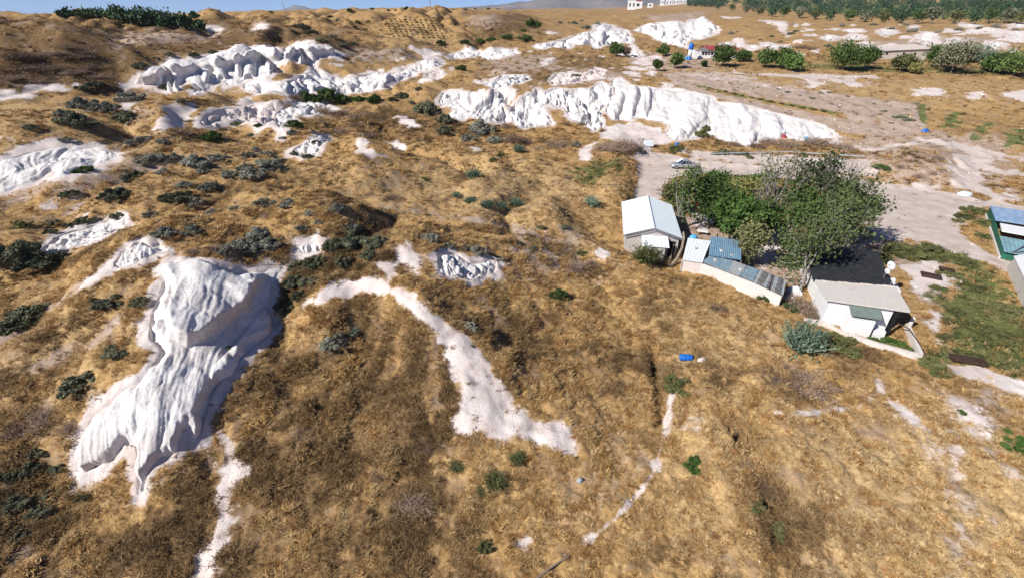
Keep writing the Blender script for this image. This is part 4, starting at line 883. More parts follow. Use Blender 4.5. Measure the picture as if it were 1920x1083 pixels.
mb = MB(); F.box(mb, 4.0, 4.9, -.5, .297, -.4, .75); mb.build('step_block', M_WHITE, ho)
mb = MB(); F.box(mb, 3.703, 3.74, -.6, .1, .0, 1.6); mb.build('dark_panel', M_DARK, ho)  # flat dark panel lining the gap right of the porch block
for x, y, a in ((2.4, 2.9, .5), (5.0, 3.2, .6), (5.4, 1.4, .45), (3.3, .8, .4)):
    mb = MB(); F.box(mb, x-a, x+a, y-.12, y+.1, 2.782, 2.79); mb.build('roof_patch', M_STONE, ho)
mb = MB()
for k_ in range(14): 
    x = -.25+k_*.46; mb.box(0,0,0,0,0,0) if False else None
    y = 3.25+k_*.065
    F.box(mb, x, x+.42, y-.09+.03*math.sin(k_*2.3), y+.06, 2.783, 2.84+.03*math.sin(k_*1.7))
mb.build('roof_kerb', M_STONE, ho)
def dish(px, py, z, r, label):
    p = az(px, py, z); o = empty('satellite_dish', p); tag(o, label, 'satellite dish', 'satellite dishes on the black roof')
    mb = MB(); mb.tube([p, (p[0], p[1], p[2]+.55+r*.5)], .035, 6); mb.build('mast', M_RIM, o)
    dv = Vector((.1, -.75, .6)).normalized(); u = dv.orthogonal().normalized(); w = dv.cross(u); c = Vector(p)+Vector((0, -.05, .6+r*.5))
    mb = MB(); rings = []
    for q in (0, .35, .7, 1.):
        rings.append(len(mb.v))
        for j in range(16):
            a = 2*math.pi*j/16; mb.v.append(tuple(c+(u*math.cos(a)+w*math.sin(a))*r*max(q, .02)+dv*(q*q*r*.28)))
    for a, b in zip(rings[:-1], rings[1:]):
        for j in range(16): mb.f.append((a+j, a+(j+1)%16, b+(j+1)%16, b+j))
    ob = mb.build('reflector', M_WHITE, o, smooth=True); sm = ob.modifiers.new('thick', 'SOLIDIFY'); sm.thickness = .02
    mb = MB(); mb.tube([tuple(c-w*r*.9+dv*r*.2), tuple(c+dv*r*.95)], .02, 5); mb.build('feed_arm', M_RIM, o)
dish(1662, 512, 2.67, .42, 'largest satellite dish at the right rim of the black roof')
dish(1656, 521, 2.67, .26, 'small satellite dish just below the largest dish on the black roof')
dish(1668, 537, 2.67, .2, 'small lone satellite dish nearest the grey slab on the black roof')
# low garden wall in front, with a bent rail at its right end
gw = empty('garden_wall', az(1650, 645, 0)); tag(gw, 'low pale plaster wall curving in front of the white house', 'wall')
GWp = [az(1508, 598, .45), az(1545, 604, .5), az(1578, 622, .6), az(1650, 645, .6), az(1731, 667, .6)]
for a, b in zip(GWp[:-1], GWp[1:]):
    e = Vector((b[0]-a[0], b[1]-a[1], 0)).normalized(); n_ = Vector((-e.y, e.x, 0))*.28
    MB().hexa([(a[0], a[1], -.4), (b[0], b[1], -.4), (b[0]+n_.x, b[1]+n_.y, -.4), (a[0]+n_.x, a[1]+n_.y, -.4), (a[0], a[1], a[2]), (b[0], b[1], b[2]), (b[0]+n_.x, b[1]+n_.y, b[2]), (a[0]+n_.x, a[1]+n_.y, a[2])]).build('wall_section', M_PINK, gw)
a, b = az(1706, 606, .7), az(1732, 662, .6); e = Vector((b[0]-a[0], b[1]-a[1], 0)).normalized(); n_ = Vector((e.y, -e.x, 0))*.25
MB().hexa([(a[0], a[1], -.4), (b[0], b[1], -.4), (b[0]+n_.x, b[1]+n_.y, -.4), (a[0]+n_.x, a[1]+n_.y, -.4), (a[0], a[1], .7), (b[0], b[1], .6), (b[0]+n_.x, b[1]+n_.y, .6), (a[0]+n_.x, a[1]+n_.y, .7)]).build('wall_section', M_PINK, gw)
rl = [az(1682, 604, 1.1), az(1705, 616, 1.0), az(1722, 640, .9), az(1738, 668, .3)]
tag(MB().tube(rl, .04, 6).build('bent_rail', M_RUST, loc=(rl[3][0], rl[3][1], 0)), 'thin dark bent rail at the right end of the garden wall', 'rail')
pp = az(1702, 616, 0); tag(MB().lathe([(.16, -.2), (.17, 1.0), (.2, 1.02), (.2, 1.15), (.05, 1.25)], 10, pp).build('gate_pillar', M_PINK, loc=pp), 'short round pale pillar by the right end of the garden wall', 'pillar')

# ---------------------------------------------------------------- green-walled building cut by the right edge
gb = empty('green_walled_building', az(1870, 470, 0)); tag(gb, 'building with dark green sheet wall, blue striped and white roofs, at the right edge', 'building')
gA, gB, gC = az(1846, 384, 2.6), az(1866, 424, 2.55), az(1879, 480, 1.1)
gA0, gB0 = (gA[0], gA[1], -.3), (gB[0], gB[1], -.3)
A = Vector(az(1848, 404, 0)); B = Vector(az(1874, 484, 0)); C = Vector(az(1901, 490, 0)); dv = (A-B).normalized(); ov = Vector((dv.y, -dv.x, 0))
def wallseg(mb, a, b, z1, z2, t, z0=-.3):
    e = (b-a).normalized(); n_ = Vector((-e.y, e.x, 0))*t
    return mb.hexa([(a.x, a.y, z0), (b.x, b.y, z0), (b.x-n_.x, b.y-n_.y, z0), (a.x-n_.x, a.y-n_.y, z0), (a.x, a.y, z1), (b.x, b.y, z2), (b.x-n_.x, b.y-n_.y, z2), (a.x-n_.x, a.y-n_.y, z1)])
wallseg(MB(), B, A, .62, 1.38, .12).build('green_wall', M_GREENP, gb); wallseg(MB(), C, B, .6, .6, .12).build('green_wall', M_GREENP, gb)
wallseg(MB(), B-dv*.1-ov*.12, A-ov*.12, .25, .25, .14).build('footing', M_PINK, gb)
a0 = A; rt = ov
def gp(f, s, z): p = A+(B-A)*f+rt*s; return (p.x, p.y, z*.62)
MB().corr(gp(.02, -.15, 2.3), gp(.42, -.15, 2.3), gp(.42, 3.4, 2.5), gp(.02, 3.6, 2.5), 6, .1).build('striped_roof', M_STRIPE, gb)
MB().slab(gp(-.04, 3.5, 2.62), gp(.42, 3.3, 2.62), gp(.42, 14, 2.62), gp(-.04, 14, 2.62), .2).build('white_roof', M_WHITE, gb)
MB().slab(gp(.45, .3, 2.2), gp(.64, .2, 2.2), gp(.64, 14, 2.2), gp(.45, 14, 2.2), .12).build('white_roof', M_WHITE, gb)
MB().corr(gp(.66, .2, 1.3), gp(.66, 12, 1.3), gp(.97, 12, 1.0), gp(.97, .2, 1.0), 30, .04).build('teal_roof', M_TEAL, gb)
MB().box(A.x+4, A.x+13, A.y-7, A.y-2.5, -.3, 1.3).build('inner_wall', M_WHITE, gb)
for a, b in (((.95, .9, 1.0), (.55, 4.2, 2.5)), ((.95, 1.0, 1.05), (.8, 4.4, 1.9))):
    MB().tube([gp(*a), gp(*b)], .06, 6).build('brace_pole', M_RUST, gb)
wb = empty('white_annex', az(1915, 560, 0)); tag(wb, 'pale grey sloping white wall in the right foreground of the green-walled building', 'wall')
MB().hexa([az(1885, 502, 0), az(1921, 584, 0), (az(1921, 584, 0)[0]+3, az(1921, 584, 0)[1], 0), (az(1885, 502, 0)[0]+3, az(1885, 502, 0)[1], 0), az(1903, 484, 1.5), az(1948, 575, 1.5), (az(1948, 575, 1.5)[0]+3, az(1948, 575, 1.5)[1], 1.5), (az(1903, 484, 1.5)[0]+3, az(1903, 484, 1.5)[1], 1.5)]).build('wall', M_CONC, wb)
MB().slab(az(1901, 480, 1.56), az(1946, 574, 1.56), (az(1946, 574, 1.56)[0]+4, az(1946, 574, 1.56)[1]+1, 1.56), (az(1901, 480, 1.56)[0]+4, az(1901, 480, 1.56)[1]+1, 1.56), .05).build('coping', M_WHITE, wb)

# ---------------------------------------------------------------- silver car behind the yard
def make_car(loc, rz, paint):
    c = empty('parked_car', loc, rz)
    xs = [-2.15, -2.05, -1.6, -.75, -.25, .9, 1.45, 2.0, 2.15]
    zt = [.55, .72, .80, .86, .88, .90, .90, .86, .62]; wd = [.62, .76, .82, .85, .86, .86, .84, .78, .66]
    mb = MB(); rings = []
    for x, z, w in zip(xs, zt, wd):
        rings.append(len(mb.v)); mb.v += [(x, -w, .28), (x, -w*1.02, .55), (x, -w*.97, z-.04), (x, -w*.7, z), (x, w*.7, z), (x, w*.97, z-.04), (x, w*1.02, .55), (x, w, .28)]
    for a, b in zip(rings[:-1], rings[1:]):
        for j in range(8): mb.f.append((a+j, b+j, b+(j+1)%8, a+(j+1)%8))
    mb.f.append(tuple(rings[0]+j for j in range(8))); mb.f.append(tuple(rings[-1]+j for j in range(8))[::-1])
    mb.build('body', paint, c, True, False)
    cx = [-.85, -.2, .75, 1.55]; cz = [.86, 1.36, 1.38, .9]; cw = [.76, .62, .6, .7]
    mb = MB(); mb.hexa([(-.95,-.76,.84),(1.6,-.74,.86),(1.6,.74,.86),(-.95,.76,.84),(-.2,-.58,1.36),(.8,-.56,1.37),(.8,.56,1.37),(-.2,.58,1.36)]); mb.build('window_glass', M_GLASS, c, False, False, bevel=.05)
    mb = MB(); mb.hexa([(-.26,-.6,1.35),(.86,-.58,1.36),(.86,.58,1.36),(-.26,.6,1.35),(-.1,-.5,1.43),(.7,-.48,1.43),(.7,.48,1.43),(-.1,.5,1.43)]); mb.build('roof', paint, c, False, False, bevel=.03)
    for sx, sz in (((-.95, .84), (-.2, 1.37)), ((.32, .86), (.32, 1.37)), ((1.6, .86), (.8, 1.38))):
        for s in (-1, 1): MB().tube([(sx[0], s*.755, sx[1]), (sz[0], s*.6, sz[1])], .035, 5).build('pillar', paint, c, False, False)
    for x in (-1.3, 1.3):
        for s in (-1, 1):
            w = empty('wheel', (x, s*.78, .31)); w.parent = c
            pr = [(.2, -.1), (.3, -.1), (.32, -.06), (.32, .06), (.3, .1), (.2, .1)]
            mb = MB(); n = 16; rr = []
            for r, h in pr:
                rr.append(len(mb.v)); mb.v += [(r*math.cos(2*math.pi*j/n), h, r*math.sin(2*math.pi*j/n)) for j in range(n)]
            for a, b in zip(rr[:-1], rr[1:]): mb.f += [(a+j, a+(j+1)%n, b+(j+1)%n, b+j) for j in range(n)]
            mb.build('tyre', M_TYRE, w, True, False)
            mb = MB(); i = 0; mb.v += [(.2*math.cos(2*math.pi*j/n), s*.09, .2*math.sin(2*math.pi*j/n)) for j in range(n)]; mb.f.append(tuple(range(n))); mb.build('rim', M_RIM, w, False, False)
    for s in (-1, 1):
        MB().box(-2.13, -2.0, s*.62-.14, s*.62+.14, .56, .7).build('headlight', M_LAMP, c, False, False); MB().box(2.02, 2.14, s*.6-.12, s*.6+.12, .62, .76).build('tail_light', M_RED, c, False, False)
        MB().box(-.62, -.5, s*.9-.09, s*.9+.09, .88, .99).build('wing_mirror', paint, c, False, False)
    MB().box(-2.2, -2.1, -.6, .6, .3, .48).build('front_bumper', M_DARKM, c, False, False)
    return c
pc = cast1(1281, 317)
tag(make_car((pc.x+.1, pc.y+.6, pc.z), R(-4), M_SILVER), 'silver saloon car parked on the drive behind the bare tree', 'car')

# ---------------------------------------------------------------- far buildings
def block(o, F, x0, x1, y0, y1, z0, z1, mat, name='wall'): mb = MB(); F.box(mb, x0, x1, y0, y1, z0, z1); return mb.build(name, mat, o)
def win(o, F, x, y, z, w, h, name='window', mat=None): mb = MB(); F.box(mb, x, x+w, y-.06, y+.05, z, z+h); return mb.build(name, mat or M_GLASS, o)
p = cast1(1302, 111); F = Fr(p.x, p.y, R(-4), p.z); s = (p-Vector((0,0,CAM_H))).length/FPX
fb = empty('farmhouse', p); tag(fb, 'low white farmhouse with red sheet roof and open veranda behind the first round tree', 'house')
wd_ = 62*s
block(fb, F, 0, wd_, 2.2, 7, -.6, 2.3, M_WHITE); block(fb, F, 0, 28*s, 0, .25, -.6, 1.1, M_WHITE, 'veranda_wall')
for k_ in range(6): mb = MB(); F.box(mb, 1+k_*28*s/6, 1.18+k_*28*s/6, .05, .2, 1.1, 2.4); mb.build('veranda_post', M_WHITE, fb)
mb = MB(); mb.slab(F.w(-.5, -.4, 2.42), F.w(30*s, -.4, 2.42), F.w(wd_*.75, 3.5, 3.6), F.w(wd_*.3, 3.5, 3.6), .1); mb.build('veranda_roof', M_DARKM, fb)
MB().corr(F.w(14*s, 3.2, 3.8), F.w(wd_+.5, 3.2, 3.8), F.w(wd_+1, -.2, 2.7), F.w(20*s, -.2, 2.7), 20, .06).build('red_roof', M_REDR, fb)
MB().corr(F.w(14*s, 3.2, 3.8), F.w(wd_+.5, 3.2, 3.8), F.w(wd_+1, 7.4, 2.5), F.w(14*s, 7.4, 2.5), 20, .06).build('red_roof', M_REDR, fb)
for k_ in range(4): win(fb, F, 3+k_*2.6, 2.2, .8, 1.2, 1.1)
block(fb, F, 58*s, 72*s, -1, 1.5, -.5, 1.4, M_WHITE, 'annex')
p = cast1(1292, 112); tk = empty('water_tower', p); tag(tk, 'blue and white banded water tank tower left of the farmhouse', 'water tower')
MB().lathe([(3.4*s, -.5), (3.4*s, 4*s)], 14, p).build('tank_base', M_BLUEP, tk, True); MB().lathe([(3*s, 4*s+.01), (3*s, 14*s)], 14, p).build('tank_shaft', M_WHITE, tk, True); MB().lathe([(3.3*s, 14*s+.01), (3.6*s, 15*s), (3.6*s, 20*s), (2.4*s, 23*s)], 14, p).build('tank_top', M_BLUEP, tk, True)
p2 = cast1(1286, 112); tag(MB().lathe([(.1, 0), (2*s, .1), (2*s, 3*s), (1.2*s, 4*s)], 12, p2).build('water_tank', M_LBLUE, loc=p2), 'small light blue tank at the foot of the banded water tower', 'tank')
p = cast1(1652, 111); F = Fr(p.x, p.y, R(2), p.z); s = (p-Vector((0,0,CAM_H))).length/FPX
rb = empty('stone_barn', p); tag(rb, 'long low pale stone barn with slanted roof behind the orchard trees', 'barn')
wd_ = 66*s; hh = 13*s
mb = MB(); mb.hexa([F.w(0,0,-1), F.w(wd_*.94,0,-1), F.w(wd_*.94,8,-1), F.w(0,8,-1), F.w(0,0,hh*.75), F.w(wd_,0,hh*.95), F.w(wd_,8,hh*1.15), F.w(0,8,hh)]); mb.build('wall', M_STONE, rb)
mb = MB(); mb.slab(F.w(-.4,-.4,hh*.75+.14), F.w(wd_+.6,-.4,hh*.95+.14), F.w(wd_+.6,8.4,hh*1.2+.14), F.w(-.4,8.4,hh+.14), .12); mb.build('roof', M_STONE, rb)
for q in (.06, .42, .66): win(rb, F, wd_*q, 0, hh*.42, 3*s, 2.4*s, 'window', M_DARK)
for k_ in range(5): mb = MB(); F.box(mb, -10*s+k_*2*s, -10*s+k_*2*s+.6*s, 0, .5, -.5, 8*s); mb.build('shed_post', M_STONE, rb)
mb = MB(); mb.slab(F.w(-11*s,-.3,8.6*s), F.w(-.5,-.3,8.2*s), F.w(-.5,5,9*s), F.w(-11*s,5,9*s), .15); mb.build('shed_roof', M_LBLUE, rb)
mb = MB(); F.box(mb, -10*s, -.6, 4, 4.4, -.5, 8*s); mb.build('shed_back', M_DARK, rb)
def hill_house(px, py, w, h, d, label, roof=None, name='hill_house', gable=False, wins=2, mat=None, cat='house'):
    p = cast1(px, py); s = (p-Vector((0,0,CAM_H))).length/FPX; o = empty(name, p); tag(o, label, cat); F = Fr(p.x, p.y, R(-8), p.z)
    W2, H2 = w*s, h*s
    block(o, F, -W2/2, W2/2, 0, d, -2, H2, mat or M_WHITE)
    for k_ in range(wins): win(o, F, -W2/2+W2*(k_+.3)/wins, 0, H2*.35, W2*.35/wins, H2*.35, mat=M_DARK)
    if gable:
        i = MB(); i.v = [F.w(-W2/2-.4, -.4, H2), F.w(W2/2+.4, -.4, H2), F.w(0, -.4, H2*1.45), F.w(-W2/2-.4, d+.4, H2), F.w(W2/2+.4, d+.4, H2), F.w(0, d+.4, H2*1.45)]; i.f = [(0,1,2),(5,4,3),(0,2,5,3),(1,4,5,2),(0,3,4,1)]; i.build('roof', roof, o)
    else: block(o, F, -W2/2-.3, W2/2+.3, -.3, d+.3, H2+.003, H2+.5, roof or M_STONE, 'roof')
    return o
hill_house(1184, 19, 12, 13, 10, 'white gabled house on the far hilltop, left of the red-roofed one', M_STONE, gable=True)
hill_house(1196, 17, 12, 10, 9, 'red-roofed house on the far hilltop with dark open front', M_REDR, gable=True, wins=1)
hill_house(1219, 15, 8, 6, 8, 'small white box house on the far hilltop right of the red roof', M_WHITE, wins=1)
for i, (px, py, w) in enumerate(((1241, 9, 6), (1254, 7, 10), (1268, 5, 9), (1281, 4, 8))):
    hill_house(px, py+1, w, 7, 8, ORD[i]+' of four pale houses behind the long white wall at the top edge', M_REDR if i == 1 else M_STONE, wins=2)['group'] = 'houses behind the long white wall'
pa, pb = cast1(1236, 11), cast1(1318, 5)
wl_ = empty('compound_wall', pa); tag(wl_, 'long straight white wall in front of the far hilltop houses', 'wall')
wallseg(MB(), pa, pb, pa.z+1.6, pb.z+1.6, .6, min(pa.z, pb.z)-3).build('wall_section', M_WHITE, wl_)
p = cast1(1071, 15); tag(MB().box(p.x-1.6, p.x+1.6, p.y-1.5, p.y+1.5, p.z-.5, p.z+2.6).build('hut', M_WHITE, loc=p, bevel=.1), 'tiny white hut on the skyline, top centre', 'hut')
def pole(px, py, top, label, lean=0.):
    p = cast1(px, py); s = (p-Vector((0,0,CAM_H))).length/FPX; h = (py-top)*s; o = empty('utility_pole', p); tag(o, label, 'pole')
    MB().tube([p, (p.x+lean*h, p.y, p.z+h)], [.22, .14], 6).build('shaft', M_WOOD, o); MB().box(p.x+lean*h-.9, p.x+lean*h+.9, p.y-.08, p.y+.08, p.z+h*.92, p.z+h*.92+.16).build('crossarm', M_WOOD, o)
pole(808, 18, -3, 'utility pole on the skyline above the planted hillside', -.06); pole(535, 22, 9, 'thin leaning pole on the skyline left of the blue mountain', -.12)

# ---------------------------------------------------------------- small things lying about
def barrel(px, py, r, L, label, rz=0., mat=None, up=False):
    p = cast1(px, py); o = empty('barrel', (p.x, p.y, p.z+(0 if up else r*.9)), rz); tag(o, label, 'barrel')
    prof = [(r*.86, -L/2), (r*.97, -L/2+.02), (r, -L*.42), (r, -L*.2), (r*1.06, -L*.17), (r*1.06, -L*.13), (r, -L*.1), (r, L*.1), (r*1.06, L*.13), (r*1.06, L*.17), (r, L*.2), (r, L*.42), (r*.97, L/2-.02), (r*.86, L/2)]
    if up: prof = [(a, b+L/2) for a, b in prof]
    MB().lathe(prof, 18, axis='z' if up else 'x').build('body', mat or M_BLUEP, o, True, False)
    MB().lathe([(r*.2, L/2 if not up else L), (r*.2, (L/2 if not up else L)+.04)], 8, axis='z' if up else 'x').build('bung', M_DARKM, o, False, False)
    return o
barrel(1285, 674, .27, .95, 'blue plastic barrel lying on its side in dry grass', R(-6))
barrel(1268, 278, .35, 1.0, 'dark blue barrel standing by the drive in front of the quarry face', 0, None, True)
def lump(name, px, py, w, d, h, mat, label, cat, seed, z0=None):
    p = cast1(px, py) if z0 is None else Vector(az(px, py, z0)); rg = np.random.default_rng(seed); mb = MB(); rings = []; n = 14
    for q in (0, .25, .5, .75, .95):
        rings.append(len(mb.v))
        for j in range(n):
            a = 2*math.pi*j/n; rr = math.sqrt(max(0, 1-q**2.4))*rg.uniform(.78, 1.12)+.03
            mb.v.append((p.x+math.cos(a)*w/2*rr, p.y+math.sin(a)*d/2*rr, p.z-.04+h*q*rg.uniform(.85, 1.1)))
    for a, b in zip(rings[:-1], rings[1:]): mb.f += [(a+j, a+(j+1)%n, b+(j+1)%n, b+j) for j in range(n)]
    mb.f.append(tuple(rings[-1]+j for j in range(n)))
    return tag(mb.build(name, mat, loc=p, smooth=True), label, cat)
lump('sack', 1316, 677, .75, .55, .42, M_STONE, 'crumpled white sack beside the lying blue barrel', 'sack', 1)
lump('tarp_bundle', 1735, 247, 1.5, 1., .6, M_BLUEP, 'bright blue tarp bundle at the lower corner of the tilled field', 'tarp', 2)
lump('tarp_bundle', 1511, 262, 1.2, .9, .6, M_LBLUE, 'light blue tarp bundle at the right foot of the quarry face', 'tarp', 3)
lump('rag_heap', 1468, 258, 1.6, 1., .6, M_RED, 'dull red heap at the foot of the quarry face', 'heap', 4)
lump('tarp_bundle', 1300, 447, .95, .7, .5, M_LBLUE, 'blue bundle behind the white lean-to roof', 'tarp', 5, 2.05)
lump('sheet_pile', 1808, 366, 2.2, 1.3, .6, M_METALW, 'white and pale blue bundle at the roadside above the green-walled building', 'bundle', 6)
lump('rubbish_sack', 1087, 900, .4, .35, .25, M_GREYM, 'small grey rubbish bag in the grass right of the pale spur', 'bag', 7)
def chair(px, py, mat, label, s=1.):
    p = Vector(az(px, py, 0)); o = empty('garden_chair', p, R(35)); tag(o, label, 'chair')
    MB().box(-.25*s, .25*s, -.25*s, .25*s, .40*s, .45*s).build('seat', mat, o, False, False); MB().hexa([(-.25*s,.22*s,.45*s),(.25*s,.22*s,.45*s),(.25*s,.27*s,.45*s),(-.25*s,.27*s,.45*s),(-.23*s,.32*s,.95*s),(.23*s,.32*s,.95*s),(.23*s,.36*s,.95*s),(-.23*s,.36*s,.95*s)]).build('backrest', mat, o, False, False)
    for x in (-.22, .22):
        for y in (-.22, .22): MB().tube([(x*s, y*s, 0), (x*s*.95, y*s*.95, .41*s)], .025, 5).build('leg', mat, o, False, False)
chair(1311, 402, M_RED, 'red plastic chair on the bare yard beside the shed shadow', 1.5)
def table(px, py, mat, label, w, d, h, rz):
    p = Vector(az(px, py, 0)); o = empty('yard_table', p, rz); tag(o, label, 'table')
    MB().box(-w/2, w/2, -d/2, d/2, h-.05, h).build('top', mat, o, False, False)
    for x in (-1, 1):
        for y in (-1, 1): MB().tube([(x*(w/2-.08), y*(d/2-.08), 0), (x*(w/2-.08), y*(d/2-.08), h-.05)], .035, 5).build('leg', M_WOOD, o, False, False)
table(1327, 424, M_METALW, 'pale sheet-topped table at the edge of the yard trees', .9, 1.6, .8, R(-12))
table(1316, 440, M_WHITE, 'white low table on the yard between shed and blue roof', 1.2, .7, .5, R(-20))
table(1457, 434, M_ORANGE, 'orange bench table under the trees at the back of the yard', 1.5, .6, .6, R(-15))
def frame(px, py, w, d, h, rz, n, label):
    p = cast1(px, py); o = empty('rusty_frame', p, rz); tag(o, label, 'scrap frame', 'rusty iron frames on the weeds')
    for y in (-d/2, d/2): MB().box(-w/2, w/2, y-.06, y+.06, h*.55, h*.55+.14).build('side_bar', M_RUST, o, False, False)
    for k_ in range(n):
        x = -w/2+.06+(w-.12)*k_/(n-1); MB().box(x-.07, x+.07, -d/2+.063, d/2-.063, h*.55+.02, h*.55+.12).build('cross_bar', M_RUST, o, False, False)
    for x in (-w/2+.2, w/2-.2):
        for y in (-1, 1): MB().box(x-.06, x+.06, y*(d/2-.13)-.05, y*(d/2-.13)+.05, -.1, h*.55-.003).build('foot', M_RUST, o, False, False)
    MB().box(-w/2+.1, w*.15, -d/2+.05, d/2-.05, h*.55+.143, h*.55+.17).build('plate', M_RUST, o, False, False)
frame(1744, 520, 1.7, .8, .35, R(-30), 7, 'rusty iron frame lying flat on bare earth in the weedy yard'); frame(1771, 512, 1.3, .35, .8, R(-35), 4, 'narrow dark rusty stand just right of the flat frame'); frame(1812, 680, 2.3, .7, .5, R(-18), 9, 'long rusty iron frame at the lower edge of the weedy yard')
a, b = cast1(1066, 1044), cast1(1004, 1084)
tag(MB().tube([(a.x, a.y, a.z+.12), ((a.x+b.x)/2, (a.y+b.y)/2, (a.z+b.z)/2+.16), (b.x-.3, b.y-.3, b.z+.12)], [.05, .06, .07], 7).build('wooden_post', M_WOOD, loc=b), 'weathered fallen wooden post in the grass at the bottom edge', 'post')
tag(MB().tube([tuple(cast1(1330, 292)+Vector((0,0,.35))), tuple(cast1(1480, 290)+Vector((0,0,.5))), tuple(cast1(1620, 298)+Vector((0,0,.4)))], .12, 6).build('water_pipe', M_GREYM, loc=cast1(1330, 292)), 'long thin pipe running along the foot of the quarry face', 'pipe')
p = cast1(1216, 274); mb = MB(); mb.hexa([(p.x-.9, p.y-.4, p.z), (p.x+.9, p.y-.4, p.z), (p.x+.9, p.y+.4, p.z), (p.x-.9, p.y+.4, p.z), (p.x-.8, p.y-.2, p.z+1.1), (p.x+.8, p.y-.2, p.z+1.1), (p.x+.9, p.y+.4, p.z+1.0), (p.x-.9, p.y+.4, p.z+1.0)])
tag(mb.build('metal_trough', M_METALW, loc=p, bevel=.05), 'pale metal trough at the head of the drive below the cliff', 'trough')

# ---------------------------------------------------------------- plants: materials
def leaf_mat(name, dark, mid_, light, trans=.0):
    k = NB(name); n = k.noise(k.coord(), 2.2, 3, .6); r = k.rnd()
    f = k.math('ADD', k.math('MULTIPLY', n, .75), k.math('MULTIPLY', r, .3))
    k.col(k.ramp(f, [(.28, dark), (.52, mid_), (.8, light)])); k.rough(.75, .2)
    return k.m
ML = {
 'sage': leaf_mat('sage_leaf', (.11, .112, .085), (.24, .24, .185), (.40, .39, .31)), #(0.061, 0.070, 0.052), (0.149, 0.158, 0.116), (0.280, 0.284, 0.219)),
 'dark': leaf_mat('dark_leaf', (.06, .068, .04), (.135, .145, .085), (.25, .245, .15)),
 'green': leaf_mat('green_leaf', (.028, .05, .013), (.07, .115, .028), (.15, .205, .06)),
 'bright': leaf_mat('bright_leaf', (.03, .06, .012), (.075, .14, .03), (.15, .23, .06)),
 'olive': leaf_mat('olive_leaf', (.05, .058, .022), (.115, .122, .045), (.21, .2, .09)),
 'blue': leaf_mat('bluish_leaf', (0.052, 0.088, 0.060), (0.131, 0.193, 0.131), (0.263, 0.333, 0.228)),
 'twig': leaf_mat('dry_twig', (0.096, 0.063, 0.044), (0.228, 0.158, 0.114), (0.420, 0.315, 0.245)),
 'yellow': leaf_mat('yellowing_leaf', (.09, .085, .025), (.2, .19, .06), (.36, .33, .13)),
 'grove': leaf_mat('grove_leaf', (.022, .036, .011), (.056, .084, .026), (.115, .148, .055)),
 'far': leaf_mat('far_tree_leaf', (0.025, 0.049, 0.025), (0.052, 0.098, 0.042), (0.108, 0.158, 0.070)),
}
k = NB('bark'); P = k.coord(); k.col(k.ramp(k.noise(P, 5, 4, .6), [(.3, (.10, .08, .065)), (.7, (.26, .22, .18))])); M_BARK = k.m
k = NB('pale_bark'); P = k.coord(); k.col(k.ramp(k.noise(P, 4, 4, .6), [(.3, (.2, .175, .15)), (.7, (.42, .38, .34))])); M_PBARK = k.m

def quads_at(C, size, rg, flat=.0, asp=1.6):
    """leaf-sized faces at points C with random attitudes"""
    n = len(C); a = rg.normal(size=(n, 3)); a[:,2] *= (1-flat); a /= np.linalg.norm(a, axis=1, keepdims=True)+1e-9
    b = rg.normal(size=(n, 3)); b -= (b*a).sum(1, keepdims=True)*a; b /= np.linalg.norm(b, axis=1, keepdims=True)+1e-9
    s = (size*rg.uniform(.6, 1.4, n))[:,None]
    a = a*s*asp*.5; b = b*s*.5
    V = np.stack([C-a, C-b*.9+a*.1, C+a, C+b*.9+a*.1], 1).reshape(-1, 3)
    return V, np.arange(4*n).reshape(-1, 4)
def twig_blades(C, D, L, w, rg):
    n = len(C); D = D/np.linalg.norm(D, axis=1, keepdims=True); s = np.cross(D, rg.normal(size=(n, 3))); s /= np.linalg.norm(s, axis=1, keepdims=True)+1e-9
    L = np.asarray(L).reshape(-1, 1)
    V = np.stack([C-s*w, C+s*w, C+D*L+s*w*.25, C+D*L-s*w*.25], 1).reshape(-1, 3); return V, np.arange(4*n).reshape(-1, 4)
def join(parts):
    V = []; Q = []; o = 0
    for v, q in parts: V.append(v); Q.append(q+o); o += len(v)
    return np.vstack(V), np.vstack(Q)

